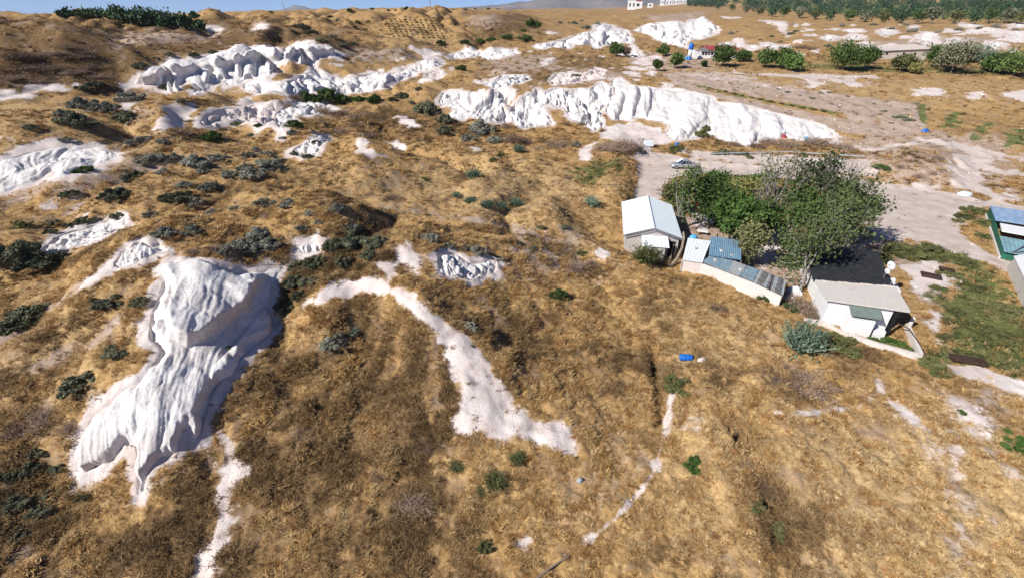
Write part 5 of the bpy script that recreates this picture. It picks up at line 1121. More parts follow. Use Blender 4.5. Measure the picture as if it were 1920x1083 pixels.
# shrub prototypes, one metre wide at the widest
def shrub_mesh(kind, style, seed):
    rg = np.random.default_rng(seed); parts = []
    if style == 'mound':
        nb = rg.integers(16, 26)
        for i in range(nb):
            a = rg.uniform(0, 6.28); rr = .44*rg.uniform(0, 1)**.6; br = rg.uniform(.05, .13); c = np.array([rr*math.cos(a), rr*math.sin(a), br*.8+rg.uniform(0, .34)*(1-rr*1.5)])
            n = int(2600*br); d = rg.normal(size=(n, 3)); d /= np.linalg.norm(d, axis=1, keepdims=True); d *= (br*rg.uniform(.45, 1.08, n)**.5)[:,None]; p = c+d*np.array([1, 1, .85]); p[:,2] = np.abs(p[:,2])
            parts.append(quads_at(p, .04, rg, 0, 1.9))
        n = 260; d = rg.normal(size=(n, 3)); d[:,2] = np.abs(d[:,2])*.8; parts.append(twig_blades(rg.normal(size=(n, 3))*[.2, .2, .05], d, rg.uniform(.2, .5, n), .006, rg))
    elif style == 'spiky':                            # upright wands, like broom
        n = 420; base = rg.normal(size=(n, 3))*[.07, .07, .01]; d = rg.normal(size=(n, 3))*[.55, .55, .25]+[0, 0, .9]; L = rg.uniform(.35, .75, n)
        parts.append(twig_blades(base, d, L, .011, rg))
        t = rg.uniform(.5, 1., n*2); bi = rg.integers(0, n, n*2); dd = d/np.linalg.norm(d, axis=1, keepdims=True)
        parts.append(quads_at(base[bi]+dd[bi]*(L[bi]*t)[:,None]+rg.normal(size=(n*2, 3))*.02, .04, rg, 0, 2.4))
    elif style == 'dry':                              # leafless tangle
        n = 520; base = rg.normal(size=(n, 3))*[.2, .2, .05]; base[:,2] = np.abs(base[:,2]); d = rg.normal(size=(n, 3))*[.8, .8, .5]+[0, 0, .45]; L = rg.uniform(.12, .4, n)
        parts.append(twig_blades(base, d, L, .007, rg)); dd = d/np.linalg.norm(d, axis=1, keepdims=True)
        e = base+dd*(L*.9)[:,None]; d2 = dd+rg.normal(size=(n, 3))*.6; parts.append(twig_blades(e, d2, rg.uniform(.08, .2, n), .005, rg))
        parts.append(quads_at(e[::2], .03, rg))
    V, Q = join(parts); V[:,2] -= .03
    return np_mesh(kind+'_shrub', V, Q, ML[kind], False)
PROTO = {}
for kind, style in (('sage','mound'),('dark','mound'),('green','mound'),('olive','mound'),('blue','spiky'),('twig','dry'),('bright','mound'),('olive','spiky'),('yellow','mound')):
    PROTO.setdefault((kind, style), [shrub_mesh(kind, style, 50+len(PROTO)*7+i) for i in range(3)])
ADJ = {'sage': 'sage grey', 'dark': 'dark', 'green': 'green', 'olive': 'olive green', 'blue': 'blue green', 'twig': 'dry brown', 'bright': 'bright green', 'yellow': 'yellowish'}
srg = random.Random(19)
def shrubs(rows, phrase, kind='sage', style='mound', group=None, name='shrub', hs=.72, cat='shrub', w0=1.):
    rows = sorted(rows); n = len(rows)
    if kind == 'twig': style = 'dry'
    for i, row in enumerate(rows):
        px, py, w = row[:3]; p = cast1(px, py); s = (p-Vector((0,0,CAM_H))).length/FPX; D = w*s*w0*srg.uniform(.72, 1.05)
        o = bpy.data.objects.new(name, srg.choice(PROTO[(kind, style)])); COL.objects.link(o)
        p2 = p+Vector((0, D*.25, 0)); p2.z = float(ground(p2.x, p2.y))
        o.location = p2; o.rotation_euler = (0, 0, srg.uniform(0, 6.28)); o.scale = (D*srg.uniform(.9, 1.1), D*srg.uniform(.8, 1.), D*hs*srg.uniform(.85, 1.15))
        if n == 1: lb = phrase[0].replace('shrubs', 'shrub') if isinstance(phrase, tuple) else 'lone '+ADJ[kind]+' shrub '+phrase
        else: lb = ordinal(i, n)+' '+NUM[n]+' '+ADJ[kind]+' shrubs '+phrase
        tag(o, lb, cat, group or (ADJ[kind]+' shrubs '+phrase if n > 1 else None))
S = shrubs
S([(155,172,26),(175,168,30),(212,170,16)], 'at the left end of the capped cliff', 'dark')
S([(145,202,46),(180,212,40),(212,205,24),(232,194,54),(112,218,20)], "under the capped cliff", 'sage')
S([(125,240,62),(230,235,66),(50,246,26),(165,240,26)], "above the fluted rock nose", 'dark')
S([(118,268,24),(262,274,44),(300,270,22),(190,270,10),(145,270,10)], "on the rim of the fluted nose", 'sage')
S([(335,256,50),(412,245,20),(345,230,18)], 'below the pinkish rock slope', 'twig'); S([(388,265,44)], 'between pinkish rock slope and crest, right of the dry tangle', 'green')
S([(150,324,36)], 'at the foot of the fluted rock nose', 'green')
S([(277,310,46),(320,306,38),(302,328,28),(365,314,46),(400,306,42),(378,327,30),(342,352,26),(385,358,46),(423,332,40),(468,336,42)], "right of the fluted rock nose", 'sage')
S([(240,340,46),(125,372,30),(205,380,50),(305,375,30),(328,382,42)], "below the fluted rock nose", 'dark')
S([(358,388,46),(437,396,28),(392,404,30),(348,440,40),(276,409,24),(298,447,42)], "above the small white patches, left", 'sage')
S([(149,419,34),(93,422,24),(88,438,22),(125,428,20),(217,413,30),(226,435,20),(176,416,18)], "atop the flat white patch", 'dark')
S([(27,428,38)], 'near the left edge beside the flat white rock patch', 'yellow')
S([(10,495,70),(62,512,60),(30,482,50)], "at the left edge, mid height", 'dark', hs=.8)
S([(455,474,74),(480,450,50),(505,470,50),(420,478,40)], 'on top of the large ridge nose', 'sage', hs=.8)
S([(358,478,30),(350,502,26),(390,470,24)], "at the ridge nose's upper left rim", 'twig')
S([(548,240,36),(440,238,26),(482,240,16)], 'at the foot of the lumpy rock run', 'green'); S([(468,256,20),(548,254,22),(530,262,18)], 'just below the lumpy rock run', 'sage')
S([(585,192,38),(612,192,42),(645,196,38),(675,192,34),(700,196,36),(570,185,26)], "under the broad white mass", 'green', hs=.95)
S([(548,186,28),(535,200,26),(600,212,42),(635,218,38),(590,228,28),(662,224,26),(665,240,26),(640,252,42),(690,258,28)], "below the broad white mass", 'twig')
S([(550,292,22),(575,298,22),(590,270,16)], "in the small broken rock's clefts", 'dark'); S([(497,292,30),(477,284,20),(462,296,26),(495,316,54),(455,322,30),(520,306,24)], 'left of the small broken rock', 'sage')
S([(260,130,28),(315,106,17),(362,108,18),(397,101,18),(305,170,20),(338,194,24),(290,112,12)], "along the capped cliff's rim", 'dark')
S([(563,436,34),(653,438,42),(595,420,18),(627,398,40),(490,390,38),(535,388,46),(575,405,22)], "on the golden crest", 'sage')
S([(500,410,32),(730,378,44),(690,372,30)], "behind the golden crest", 'twig')
S([(650,466,62),(703,464,54),(583,506,46),(533,590,44),(545,540,50),(620,472,46),(600,500,44),(560,565,40),(555,505,44),(640,500,36),(575,535,40),(690,490,36)], "shaded at the bowl's head", 'dark', hs=.85)
S([(803,453,50),(840,465,30),(897,480,40),(937,490,26),(870,470,24)], "atop the crumbly white bank", 'sage'); S([(970,460,28),(1000,470,20)], "right of the crumbly bank", 'dark')
S([(618,660,50),(630,640,28)], 'in the bowl left of the pale spur', 'sage', hs=.85); S([(657,632,32)], 'pale and rounded in the bowl left of the spur', 'blue', 'spiky')
S([(877,619,42)], 'touching the right edge of the pale spur', 'sage'); S([(885,650,10),(740,612,8)], 'tiny, on the pale spur itself', 'dark')
S([(1047,562,44)], 'on the golden slope below the rubble patch', 'green'); S([(1093,480,28),(1013,430,20)], "between rubble patch and shed", 'olive'); S([(1057,430,28)], 'on the golden slope left of the shed, above the rubble', 'dark')
S([(1077,512,54),(1030,500,36),(1110,500,30)], 'in the rubble patch', 'twig', 'dry')
S([(888,336,40),(974,288,28)], "on the open central slope", 'blue', 'spiky', hs=.9); S([(937,296,32),(925,304,20)], "between the rounded central shrubs", 'olive')
S([(913,392,38),(880,384,30),(967,391,38),(940,392,24),(855,372,20)], "in a row, central slope", 'blue', 'spiky'); S([(1110,390,34)], 'above the shed on the golden slope', 'blue', 'spiky', hs=1.)
S([(1080,276,30)], 'left of the drive head', 'sage'); S([(1043,278,46),(1010,282,24)], 'on the slope left of the drive head', 'twig')
S([(798,214,42),(833,232,30),(833,254,38)], "stacked left of the pale thicket", 'dark', hs=1.1)
S([(875,266,44),(905,258,50),(930,270,40)], "in the thicket under the cliff", 'sage', hs=1.); S([(962,268,44),(988,272,34),(948,240,20)], "right in the thicket under the cliff", 'twig', 'dry', hs=.9)
S([(752,184,32),(785,170,18),(735,190,22),(770,196,20)], "back centre, above the gully", 'dark')
S([(863,132,22),(826,87,24),(984,78,28),(1000,52,40),(980,60,16),(950,74,24),(920,78,20),(870,84,20),(900,82,26)], "behind the pair of rock domes", 'green', hs=.8)
S([(1100,54,18),(1077,45,12),(1090,40,10),(1066,44,8),(1050,44,10),(1120,46,12)], "above the jagged cliff", 'sage')
S([(1080,145,22),(1022,148,14),(960,150,14),(985,150,12)], "on the pinkish rock shelf", 'dark'); S([(1092,236,22),(930,226,14),(1062,236,16)], 'at the foot of the long cliff', 'twig')
S([(1150,288,54),(1180,285,50),(1130,282,30)], 'on the bank left of the drive head', 'twig'); S([(1195,284,28)], 'at the tip of the bank beside the drive head', 'dark')
S([(1318,258,30),(1325,245,18)], "in the quarry face's cleft", 'olive', hs=1.1); S([(1270,284,26),(1262,288,18)], 'beside the dark blue barrel', 'olive')
S([(1345,291,20),(1362,290,22),(1380,291,22),(1396,292,20),(1408,298,18)], "clipped low behind the road", 'dark', hs=.6)
S([(1380,276,30),(1440,272,40),(1480,278,44),(1540,276,60),(1420,280,36),(1590,282,40)], "at the quarry face's foot", 'twig', 'dry', hs=.6)
S([(197,584,50),(258,576,32),(210,674,46),(143,742,66),(33,630,80),(45,600,50)], "left of the large ridge nose", 'dark', hs=.62)
S([(312,608,11),(305,706,10),(335,712,14),(308,744,10),(286,776,12),(285,812,16),(258,775,10),(262,752,8),(425,655,14),(395,760,8)], "tiny on the ridge nose", 'dark', hs=.5)
S([(40,890,40),(90,930,34),(20,955,44),(150,940,26),(60,860,30),(6,905,36),(104,890,28),(70,965,30),(30,1010,36),(124,975,26)], "in the lower left corner", 'dark', hs=.6)
S([(80,800,60),(20,820,60),(130,810,30)], "above the lower left corner", 'twig', 'dry', hs=.6)
S([(855,888,48),(925,918,60),(968,872,34),(900,930,34)], "sparse below the pale spur", 'olive', 'spiky', hs=.5)
S([(777,960,88),(800,850,50),(710,900,50)], "left of the sparse bush", 'twig', 'dry', hs=.5); S([(908,1036,34)], 'in the grass at the bottom edge, centre', 'olive')
S([(1305,882,44)], 'in the foreground right of the footpath', 'bright', hs=.8); S([(1405,890,44),(1395,830,36),(1440,930,40)], "in the dark furrow, lower right", 'twig', 'dry', hs=.5)
S([(1420,960,40),(1470,1006,34)], "in the right foreground furrow", 'olive'); S([(1275,738,70)], 'right of the little gully below the blue barrel', 'olive')
S([(1510,668,80)], 'with upright wands below the white house', 'blue', 'spiky', hs=.95); S([(1585,662,60)], 'right of the wand-like shrub below the garden wall', 'olive'); S([(1520,742,120),(1470,730,70)], 'lying flat below the wand-like shrub', 'twig', 'dry', hs=.35)
S([(1212,498,70)], 'in front of the shed porch', 'olive', 'spiky', hs=1.1); S([(1232,502,50)], 'dry side of the bush before the shed porch', 'twig', 'dry'); S([(1355,586,46),(1335,576,30)], 'in the grass under the boundary wall', 'twig', 'dry', hs=.5)
S([(1435,564,36)], 'against the low end of the boundary wall', 'green', hs=1.1); S([(1508,590,60),(1530,600,50),(1490,578,50)], "left of the white house", 'twig', 'dry', hs=.9); S([(1482,582,30)], 'by the concrete lumps', 'bright')
S([(1650,645,24),(1672,648,28),(1692,655,28),(1710,662,22),(1662,638,18)], "inside the garden wall", 'green', hs=.8)
S([(1910,845,56)], 'at the right edge of the foreground', 'bright', hs=.6); S([(1806,778,16)], 'on the pale ground at lower right', 'green'); S([(1750,690,40),(1770,705,30)], "below the garden wall's end", 'olive')
S([(1654,322,26)], 'on the mound beyond the big trees', 'green'); S([(1762,300,24)], 'grey tangle on the right of the mound', 'twig', 'dry'); S([(1690,318,20),(1725,335,16),(1750,330,18)], 'on the flank of the mound', 'twig', 'dry')
S([(1835,402,36),(1852,425,26),(1850,448,24),(1815,412,26),(1800,418,20)], 'beside the dark green wall', 'olive', hs=.7)
S([(1690,480,50),(1720,485,50),(1750,475,44),(1660,490,40)], "behind the weedy yard", 'olive', hs=.6)
S([(1448,70,10),(1494,60,14),(1485,65,14),(1464,80,12),(1554,88,16),(1560,92,12)], "by the white track, upper right", 'dark')
S([(1384,61,8),(1372,64,11),(1426,76,10)], "right of the twin peaks", 'sage'); S([(1508,92,26),(1525,94,20)], "behind the orchard, upper right", 'twig')
S([(1675,56,14),(1715,60,20),(1760,62,12),(1840,54,12),(1800,58,12),(1640,48,12),(1870,52,14),(1700,48,10),(1580,50,12),(1905,58,10)], "among bleached rocks, upper right", 'sage')
S([(1680,92,12)], 'above the stone barn', 'green')
S([(1460,168,10),(1478,174,12),(1525,186,12),(1540,176,10),(1555,175,10),(1500,180,8),(1590,182,8),(1640,196,10),(1660,210,12),(1690,222,20),(1710,228,24),(1700,206,12),(1720,196,12),(1600,210,8),(1560,196,8),(1672,232,8)], "on the tilled field", 'sage', hs=.4)
S([(1330,166,10),(1346,170,12),(1360,173,12),(1376,177,12),(1392,180,12),(1410,184,12),(1428,188,12),(1446,192,12),(1466,196,12),(1486,200,12),(1506,204,12),(1526,207,12),(1546,210,12)], "in line above the quarry face", 'olive', hs=.35)
S([(508,26,9),(655,24,15),(670,44,13),(697,19,8),(728,22,9),(742,22,8),(762,20,14),(618,34,9),(690,42,8),(664,52,8),(684,58,8),(632,40,7)], "on the skyline, top centre-left", 'green', hs=.9)
S([(872,19,9),(850,19,7),(915,18,10),(933,18,7),(1003,17,8),(960,18,8),(890,18,6)], "on the skyline, top centre", 'dark', hs=.8)
S([(560,54,26),(580,64,30),(620,70,28),(600,80,24),(640,88,20),(660,84,16),(548,60,14)], "below the blue mountain", 'dark', hs=.5)
S([(800,340,10),(793,336,12)], "tiny on the central slope", 'bright')
S([(20,112,40),(60,118,46),(100,112,44),(140,118,40),(165,132,40),(40,138,44),(90,140,46),(135,146,40),(180,150,36),(10,150,40),(70,158,40),(120,98,30),(150,104,30)], "on the brown spur, far left", 'twig', 'dry', hs=.35)
S([(1790,520,34),(1830,545,40),(1860,580,40),(1800,590,36),(1840,620,44),(1885,640,44),(1790,640,32),(1900,590,40),(1865,680,36),(1820,500,34),(1765,545,26),(1900,690,40)], "in the weedy yard", 'olive', hs=.4)
# planted rows on the far hillside
rows = []
for c_ in range(11):
    for r_ in range(8):
        rows.append((c_, r_, 722+c_*9.5+r_*2.2+srg.uniform(-1, 1), 36+r_*4.6+c_*.4+srg.uniform(-.5, .5)))
for c_, r_, px, py in rows:
    p = cast1(px, py); s = (p-Vector((0,0,CAM_H))).length/FPX; D = srg.uniform(3.2, 4.6)*s
    o = bpy.data.objects.new('young_tree', srg.choice(PROTO[('olive', 'mound')])); COL.objects.link(o); o.location = p; o.rotation_euler = (0, 0, srg.uniform(0, 6)); o.scale = (D, D, D*.9)
    tag(o, (ORD[c_] if c_ < 10 else 'rightmost')+' young tree in the '+['top', 'second', 'third', 'fourth', 'fifth', 'sixth', 'seventh', 'bottom'][r_]+' planted row on the far hillside', 'tree', 'young trees in planted rows')

# ---------------------------------------------------------------- trees
def skeleton(base, H, spread, rg, levels=4, fork=.28, lean=(0, 0), nl=4):
    """list of (points, radii) branches and twig ends"""
    br = []; tips = []
    def grow(p, d, L, r, lev):
        pts = [p]; rad = [r]; n = 4; q = p.copy(); dd = d.copy()
        for i in range(n):
            dd = (dd+rg.normal(size=3)*.16+np.array([0, 0, .05])); dd /= np.linalg.norm(dd); q = q+dd*L/n; pts.append(q); rad.append(r*(1-.55*(i+1)/n))
        br.append((pts, rad, lev))
        if lev == 0: tips.append((q, dd)); return
        k = rg.integers(2, 4) if lev > 1 else rg.integers(3, 5)
        for j in range(k):
            t = rg.integers(2, n+1); b = pts[t]; nd = dd+rg.normal(size=3)*.62; nd[2] += .12; nd /= np.linalg.norm(nd)
            grow(b, nd, L*rg.uniform(.58, .8), rad[t]*.72, lev-1)
        tips.append((pts[n//2], dd))
    top = base+np.array([lean[0], lean[1], H*fork]); br.append(([base, (base+top)/2+rg.normal(size=3)*.05, top], [H*.032, H*.026, H*.022], 9))
    for i in range(nl):
        a = 2*math.pi*(i+rg.uniform(-.3, .3))/nl; d = np.array([math.cos(a)*spread, math.sin(a)*spread, rg.uniform(.75, 1.2)]); d /= np.linalg.norm(d)
        grow(top, d, H*.36, H*.017, levels-1)
    return br, tips
def make_tree(name, label, base, H, spread=.6, leaf='green', leafn=14, leaf_size=.22, bare=.0, seed=1, levels=4, nl=4, bark=None, lean=(0,0), group=None, rad=.45, low=0., cat='tree', width=None):
    rg = np.random.default_rng(seed); b0 = np.zeros(3)
    br, tips = skeleton(b0, H, spread, rg, levels, .24, lean, nl)
    zt = max(t[0][2] for t in tips); k_ = H/zt
    o = empty(name, base); tag(o, label, cat, group)
    kx = k_
    if width:
        e = np.percentile([math.hypot(t[0][0], t[0][1]) for t in tips], 92)*k_; kx = k_*max(.3, width/2-rad*.9)/max(e, .05)
    ks = np.array([kx, kx, k_])
    lo = MB(); hi = MB()
    for pts, r, lev in br:
        pts = [tuple(p*ks) for p in pts]; r = [max(.02 if H > 4.5 else .012, x) for x in r]
        (lo if lev in (9, levels-1) else hi).tube(pts, r, 7 if lev == 9 else (5 if lev > 1 else 3), False)
    lo.build('trunk', bark or M_BARK, o, True, False); hi.build('branches', bark or M_BARK, o, True, False)
    C = []
    for p, d in tips:
        if rg.random() < bare: continue
        n = rg.poisson(leafn); C.append(p*ks+rg.normal(size=(n, 3))*rad*[1, 1, .8])
    if C:
        C = np.vstack(C); C = C[C[:,2] > H*.08+low]; V, Q = quads_at(C, leaf_size, rg); c = link('crown', np_mesh('crown', V, Q, ML[leaf], False), o)
    return o
def T(name, label, px, py, topy, **kw):
    z = kw.pop('z', None); wpx = kw.pop('w', None); p = cast1(px, py) if z is None else Vector(az(px, py, z))
    dx, dy, dz = ray(px, topy); H = CAM_H+float(dz)*p.y/float(dy)-p.z
    p.x = (px-960)/FPX*(p.y*CP-(p.z+H*.6-CAM_H)*SP)   # so that the crown, not the foot, stands at px
    if wpx: kw['width'] = wpx*(p-Vector((0,0,CAM_H))).length/FPX*.93
    return make_tree(name, label, p, max(H, .8), **kw)
T('half_bare_tree', 'slender half-bare tree with grey upper limbs right of the shed', 1280, 430, 312, w=66, spread=.5, leaf='green', leafn=15, leaf_size=.2, bare=.35, seed=3, bark=M_PBARK, levels=4)
T('bare_tree', 'small leafless grey tree in front of the silver car', 1293, 378, 300, w=36, spread=.4, leafn=0, bare=1., seed=4, bark=M_PBARK, leaf='olive')
T('garden_tree', 'dense dark green tree between shed and yellowish tree', 1338, 428, 338, w=80, spread=.8, leaf='green', leafn=26, leaf_size=.22, seed=5, rad=.5, nl=5)
T('garden_tree', 'low green tree at the left rim of the grove above the shed roof', 1268, 398, 350, w=50, spread=.9, leaf='olive', leafn=22, leaf_size=.22, seed=6, rad=.45, nl=5)
T('mulberry_tree', 'bright green broad-leaved tree above the blue roof', 1378, 454, 374, w=96, spread=.9, leaf='bright', leafn=32, leaf_size=.26, seed=7, rad=.5, nl=5)
T('weeping_tree', 'yellowish drooping tree in the middle of the grove', 1405, 398, 343, w=84, spread=1., leaf='yellow', leafn=22, leaf_size=.2, seed=8, rad=.5, nl=5)
T('garden_tree', 'leafy bush-like tree at the right of the bright green tree', 1432, 445, 384, w=70, spread=.9, leaf='bright', leafn=20, leaf_size=.24, seed=9, rad=.5)
T('yard_tree', 'olive green tree with pale trunk beside the end of the blue roof', 1408, 502, 412, w=46, spread=.6, leaf='olive', leafn=20, leaf_size=.19, seed=10, bark=M_PBARK, rad=.45)
T('dead_topped_tree', 'tall grey tree with bare crown and few leaves, middle of the grove', 1458, 432, 278, w=96, spread=.7, leaf='olive', leafn=9, leaf_size=.2, bare=.5, seed=11, bark=M_PBARK, nl=5, rad=.45)
T('dead_topped_tree', 'bare pale tree leaning left with long limbs over the yellowish tree', 1430, 440, 322, w=90, spread=.9, leaf='olive', leafn=4, leaf_size=.18, bare=.85, seed=12, bark=M_PBARK, lean=(-.6, 0))
T('big_yard_tree', 'large dark green tree at the back right of the grove', 1560, 425, 284, w=120, spread=.7, leaf='grove', leafn=20, leaf_size=.22, bare=.36, seed=13, nl=6, rad=.55, bark=M_PBARK)
T('big_yard_tree', 'large green tree with grey twigs at the back middle of the grove', 1512, 420, 294, w=96, spread=.7, leaf='grove', leafn=16, leaf_size=.2, bare=.5, seed=14, nl=5, rad=.5, bark=M_PBARK)
T('big_yard_tree', 'dark tree at the right end of the grove shading the lot', 1602, 468, 338, w=72, spread=.7, leaf='grove', leafn=20, leaf_size=.22, bare=.32, seed=15, nl=6, rad=.5)
T('big_yard_tree', 'dark green tree nearest the white house, leaning over its roof', 1528, 545, 404, w=84, spread=.55, leaf='grove', leafn=20, leaf_size=.19, bare=.34, seed=16, nl=5, rad=.45, bark=M_PBARK)
T('big_yard_tree', 'green tree behind the nearest tree, beside the black roof', 1576, 500, 366, w=90, spread=.6, leaf='grove', leafn=18, leaf_size=.2, bare=.36, seed=17, nl=5, rad=.5, bark=M_PBARK)
T('dead_tree', 'dead white-limbed tree spreading over the black roof', 1600, 485, 392, w=100, spread=1.1, leafn=0, bare=1., seed=18, bark=M_PBARK, leaf='olive', lean=(.3, .2))
T('dead_tree', 'leafless grey tree rising above the back of the grove', 1540, 420, 284, w=110, spread=.8, leafn=0, bare=1., seed=31, bark=M_PBARK, leaf='olive', nl=5)
T('dead_tree', 'leafless grey tree at the upper right corner of the grove', 1606, 410, 290, w=70, spread=.8, leafn=0, bare=1., seed=32, bark=M_PBARK, leaf='olive', nl=5)
T('big_yard_tree', 'green tree in the heart of the grove behind the bare yard', 1496, 460, 348, w=84, spread=.7, leaf='green', leafn=20, leaf_size=.22, bare=.2, seed=19, nl=5, rad=.5, bark=M_PBARK)
T('garden_tree', 'low green tree right of the yard behind the orange bench', 1506, 505, 440, w=70, spread=.7, leaf='grove', leafn=22, leaf_size=.2, seed=20, rad=.45)
T('garden_tree', 'green plot tree behind the yellowish tree by the road', 1425, 362, 326, w=50, spread=.9, leaf='green', leafn=20, leaf_size=.22, seed=21, rad=.5)
T('garden_tree', 'leafy green tree by the road behind the dense dark tree', 1345, 368, 326, w=60, spread=.9, leaf='green', leafn=22, leaf_size=.22, seed=22, rad=.5)
# orchard and far trees
OT = [(1355,124,92,36,'green','first round orchard tree, in front of the farmhouse'),(1434,127,96,30,'green','second round orchard tree with short trunk'),(1468,129,96,34,'green','left of the touching pair of round orchard trees'),(1484,133,108,34,'bright','lower right of the touching pair of round orchard trees'),
      (1580,132,88,62,'green','widest orchard tree with spreading dark crown'),(1620,130,95,28,'green','slim orchard tree right of the widest one'),(1391,116,98,22,'green','small round tree between the first and second orchard trees'),
      (1688,134,108,26,'olive','scrubby tree in front of the stone barn'),(1710,132,116,20,'olive','low scrubby tree right of the one before the barn'),(1782,138,84,50,'dark','grey leafless-looking tree in the right of the far meadow'),(1762,128,92,40,'green','dark tree behind the grey leafless-looking one'),(1822,118,92,46,'blue','blue green tree right of the grey leafless-looking one'),
      (1900,142,106,60,'green','dark tree cut by the right edge, upper right'),(1850,132,112,18,'green','small tree left of the dark tree at the right edge'),(1872,138,108,40,'bright','bright tree beside the dark tree at the right edge'),(1712,138,122,16,'yellow','yellowish low bush tree below the barn'),
      (1155,106,84,24,'green','little dark tree below the jagged cliff'),(1172,107,90,14,'twig','small dry tree right of the little dark tree'),(1243,105,86,20,'green','little tree right of the white rock tongue'),(1266,128,102,22,'green','little tree left of the water tower'),(1232,132,115,16,'green','little tree among the white boulders'),(1320,126,116,8,'green','sapling before the farmhouse')]
for i, (px, py, ty, w, lf, lb) in enumerate(OT):
    p = cast1(px, py); s = (p-Vector((0,0,CAM_H))).length/FPX; dx, dy, dz = ray(px, ty); H = CAM_H+float(dz)*p.y/float(dy)-p.z
    make_tree('orchard_tree', lb if len(lb.split()) > 3 else lb+' tree', p, H, spread=max(.5, w*s/H*.75), leaf=lf, leafn=34, leaf_size=.42, seed=200+i, levels=3, nl=6, rad=w*s*.11, width=w*s*.86, low=H*.16, bare=0 if lf != 'twig' else .2)
ST = [(225,44,17,22),(240,46,22,22),(255,48,26,20),(270,50,20,22),(285,50,28,22),(300,52,22,26),(318,54,26,26),(335,54,30,24),(350,55,32,20),(375,55,42,14),(366,34,28,10),(180,30,24,20),(160,32,26,22),(130,32,25,20),(195,31,26,14),(205,34,28,12),(118,31,27,10)]
ST.sort()
for i, (px, py, ty, w) in enumerate(ST):
    p = cast1(px, py); s = (p-Vector((0,0,CAM_H))).length/FPX; H = max((py-ty)*s*.6, 1.2)
    make_tree('skyline_tree', ordinal(i, len(ST))+' seventeen dark trees on the upper left skyline', p, H, spread=max(.6, w*s/H*.7), leaf='far', leafn=14, leaf_size=.7, seed=300+i, levels=2, nl=6, rad=w*s*.16, width=w*s*.85, group='dark trees on the left skyline')
# the far wood: a mass of crowns, with the trees of its front edge apart
rg = np.random.default_rng(8); parts = []; nf = 0
for i in range(950):
    px = rg.uniform(1290, 2050); f = rg.random(); edge_b = np.interp(px, [1290, 1330, 1420, 1600, 1750, 1920, 2050], [14, 16, 24, 35, 39, 41, 43]); top = np.interp(px, [1290, 1400, 1920], [8, 2, -6])
    py = edge_b+(top-edge_b)*f**1.1
    if noise(np.array([px/45.]), np.array([py/7.]), 6)[0] < -.22: continue
    p = cast1(px, py-.5); s = (p-Vector((0,0,CAM_H))).length/FPX
    if p.y > 2500: continue
    H = rg.uniform(5, 10)*max(.6, min(2.2, s/.8)); Wd = H*rg.uniform(.32, .55); n = 70
    if rg.random() < .18: Wd *= .5; H *= 1.5
    d = rg.normal(size=(n, 3)); d /= np.linalg.norm(d, axis=1, keepdims=True); d *= rg.uniform(.6, 1.05, n)[:,None]
    C = np.array([p.x, p.y, p.z+H*.52])+d*[Wd, Wd, H*.5]
    parts.append(quads_at(C, Wd*.34, rg, 0, 1.2))
V, Q = join(parts); wo = link('far_wood', np_mesh('far_wood', V, Q, ML['far'], False)); tag(wo, 'dense dark green wood across the valley at the upper right', 'wood', kind='stuff')
EF = sorted([(1345,19,8),(1372,22,9),(1398,26,9),(1424,29,10),(1446,31,12),(1470,33,12),(1498,35,12),(1528,37,12),(1556,39,12),(1590,40,12),(1622,42,13),(1655,43,12),(1690,44,14),(1722,45,16),(1745,45,18),(1790,45,14),(1822,46,14),(1850,45,16),(1885,45,16),(1912,46,14)])
for i, (px, py, w) in enumerate(EF):
    p = cast1(px, py); s = (p-Vector((0,0,CAM_H))).length/FPX; H = w*s*.95
    make_tree('wood_edge_tree', ordinal(i, 20)+' twenty trees along the front edge of the far wood', p, H, spread=.9, leaf=['far', 'green', 'dark', 'olive'][i % 4], leafn=16, leaf_size=.9, seed=400+i, levels=2, nl=6, rad=w*s*.16, width=w*s, group='trees along the front edge of the far wood')

# ---------------------------------------------------------------- far mountains
def mountain(name, prof, dist, depth, mat, label):
    """ridge given by (photo x, photo y) at a distance"""
    xs = np.linspace(prof[0][0], prof[-1][0], 160); ys = np.interp(xs, [p[0] for p in prof], [p[1] for p in prof])
    dx, dy, dz = ray(xs, ys); X = dx/dy*dist; Zt = CAM_H+dz/dy*dist
    Zt = Zt+fbm(xs/9., xs*0, 3, 4)*dist*.0006
    nr = 24; V = []
    for j in range(nr):
        f = j/(nr-1); a = math.sin(f*math.pi)**1.1
        yy = dist+(f-.5)*depth; wig = fbm(xs/26.+f*2, np.full_like(xs, f*5), 8, 4)*depth*.05*a
        V.append(np.stack([X*(yy/dist), np.full_like(X, yy)+wig, -60+(Zt+60)*a*(1+.10*fbm(xs/16., np.full_like(xs, f*6), 12, 3)*(1-abs(2*f-1)*.0-1*(abs(f-.5) < .03)))], -1))
    V = np.stack(V); idx = np.arange(nr*160).reshape(nr, 160); Q = np.stack([idx[:-1,:-1], idx[:-1,1:], idx[1:,1:], idx[1:,:-1]], -1).reshape(-1, 4)
    tag(link(name, np_mesh(name, V.reshape(-1, 3), Q, mat)), kind='structure')
k = NB('mountain_slope'); P = k.geo(); k.col(k.ramp(k.noise(P, .002, 6, .6), [(.35, (.10, .085, .075)), (.65, (.24, .2, .17))])); M_MTN = k.m
mountain('mountain', [(490,26),(520,21),(545,15),(554,10),(566,12),(580,16),(620,18),(680,22)], 14000, 5000, M_MTN, '')
mountain('mountain', [(800,20),(850,16),(880,13),(930,10),(990,3),(1040,-6),(1100,-10),(1180,-8),(1300,-16),(1500,-24),(2200,-40)], 9000, 5000, M_MTN, '')

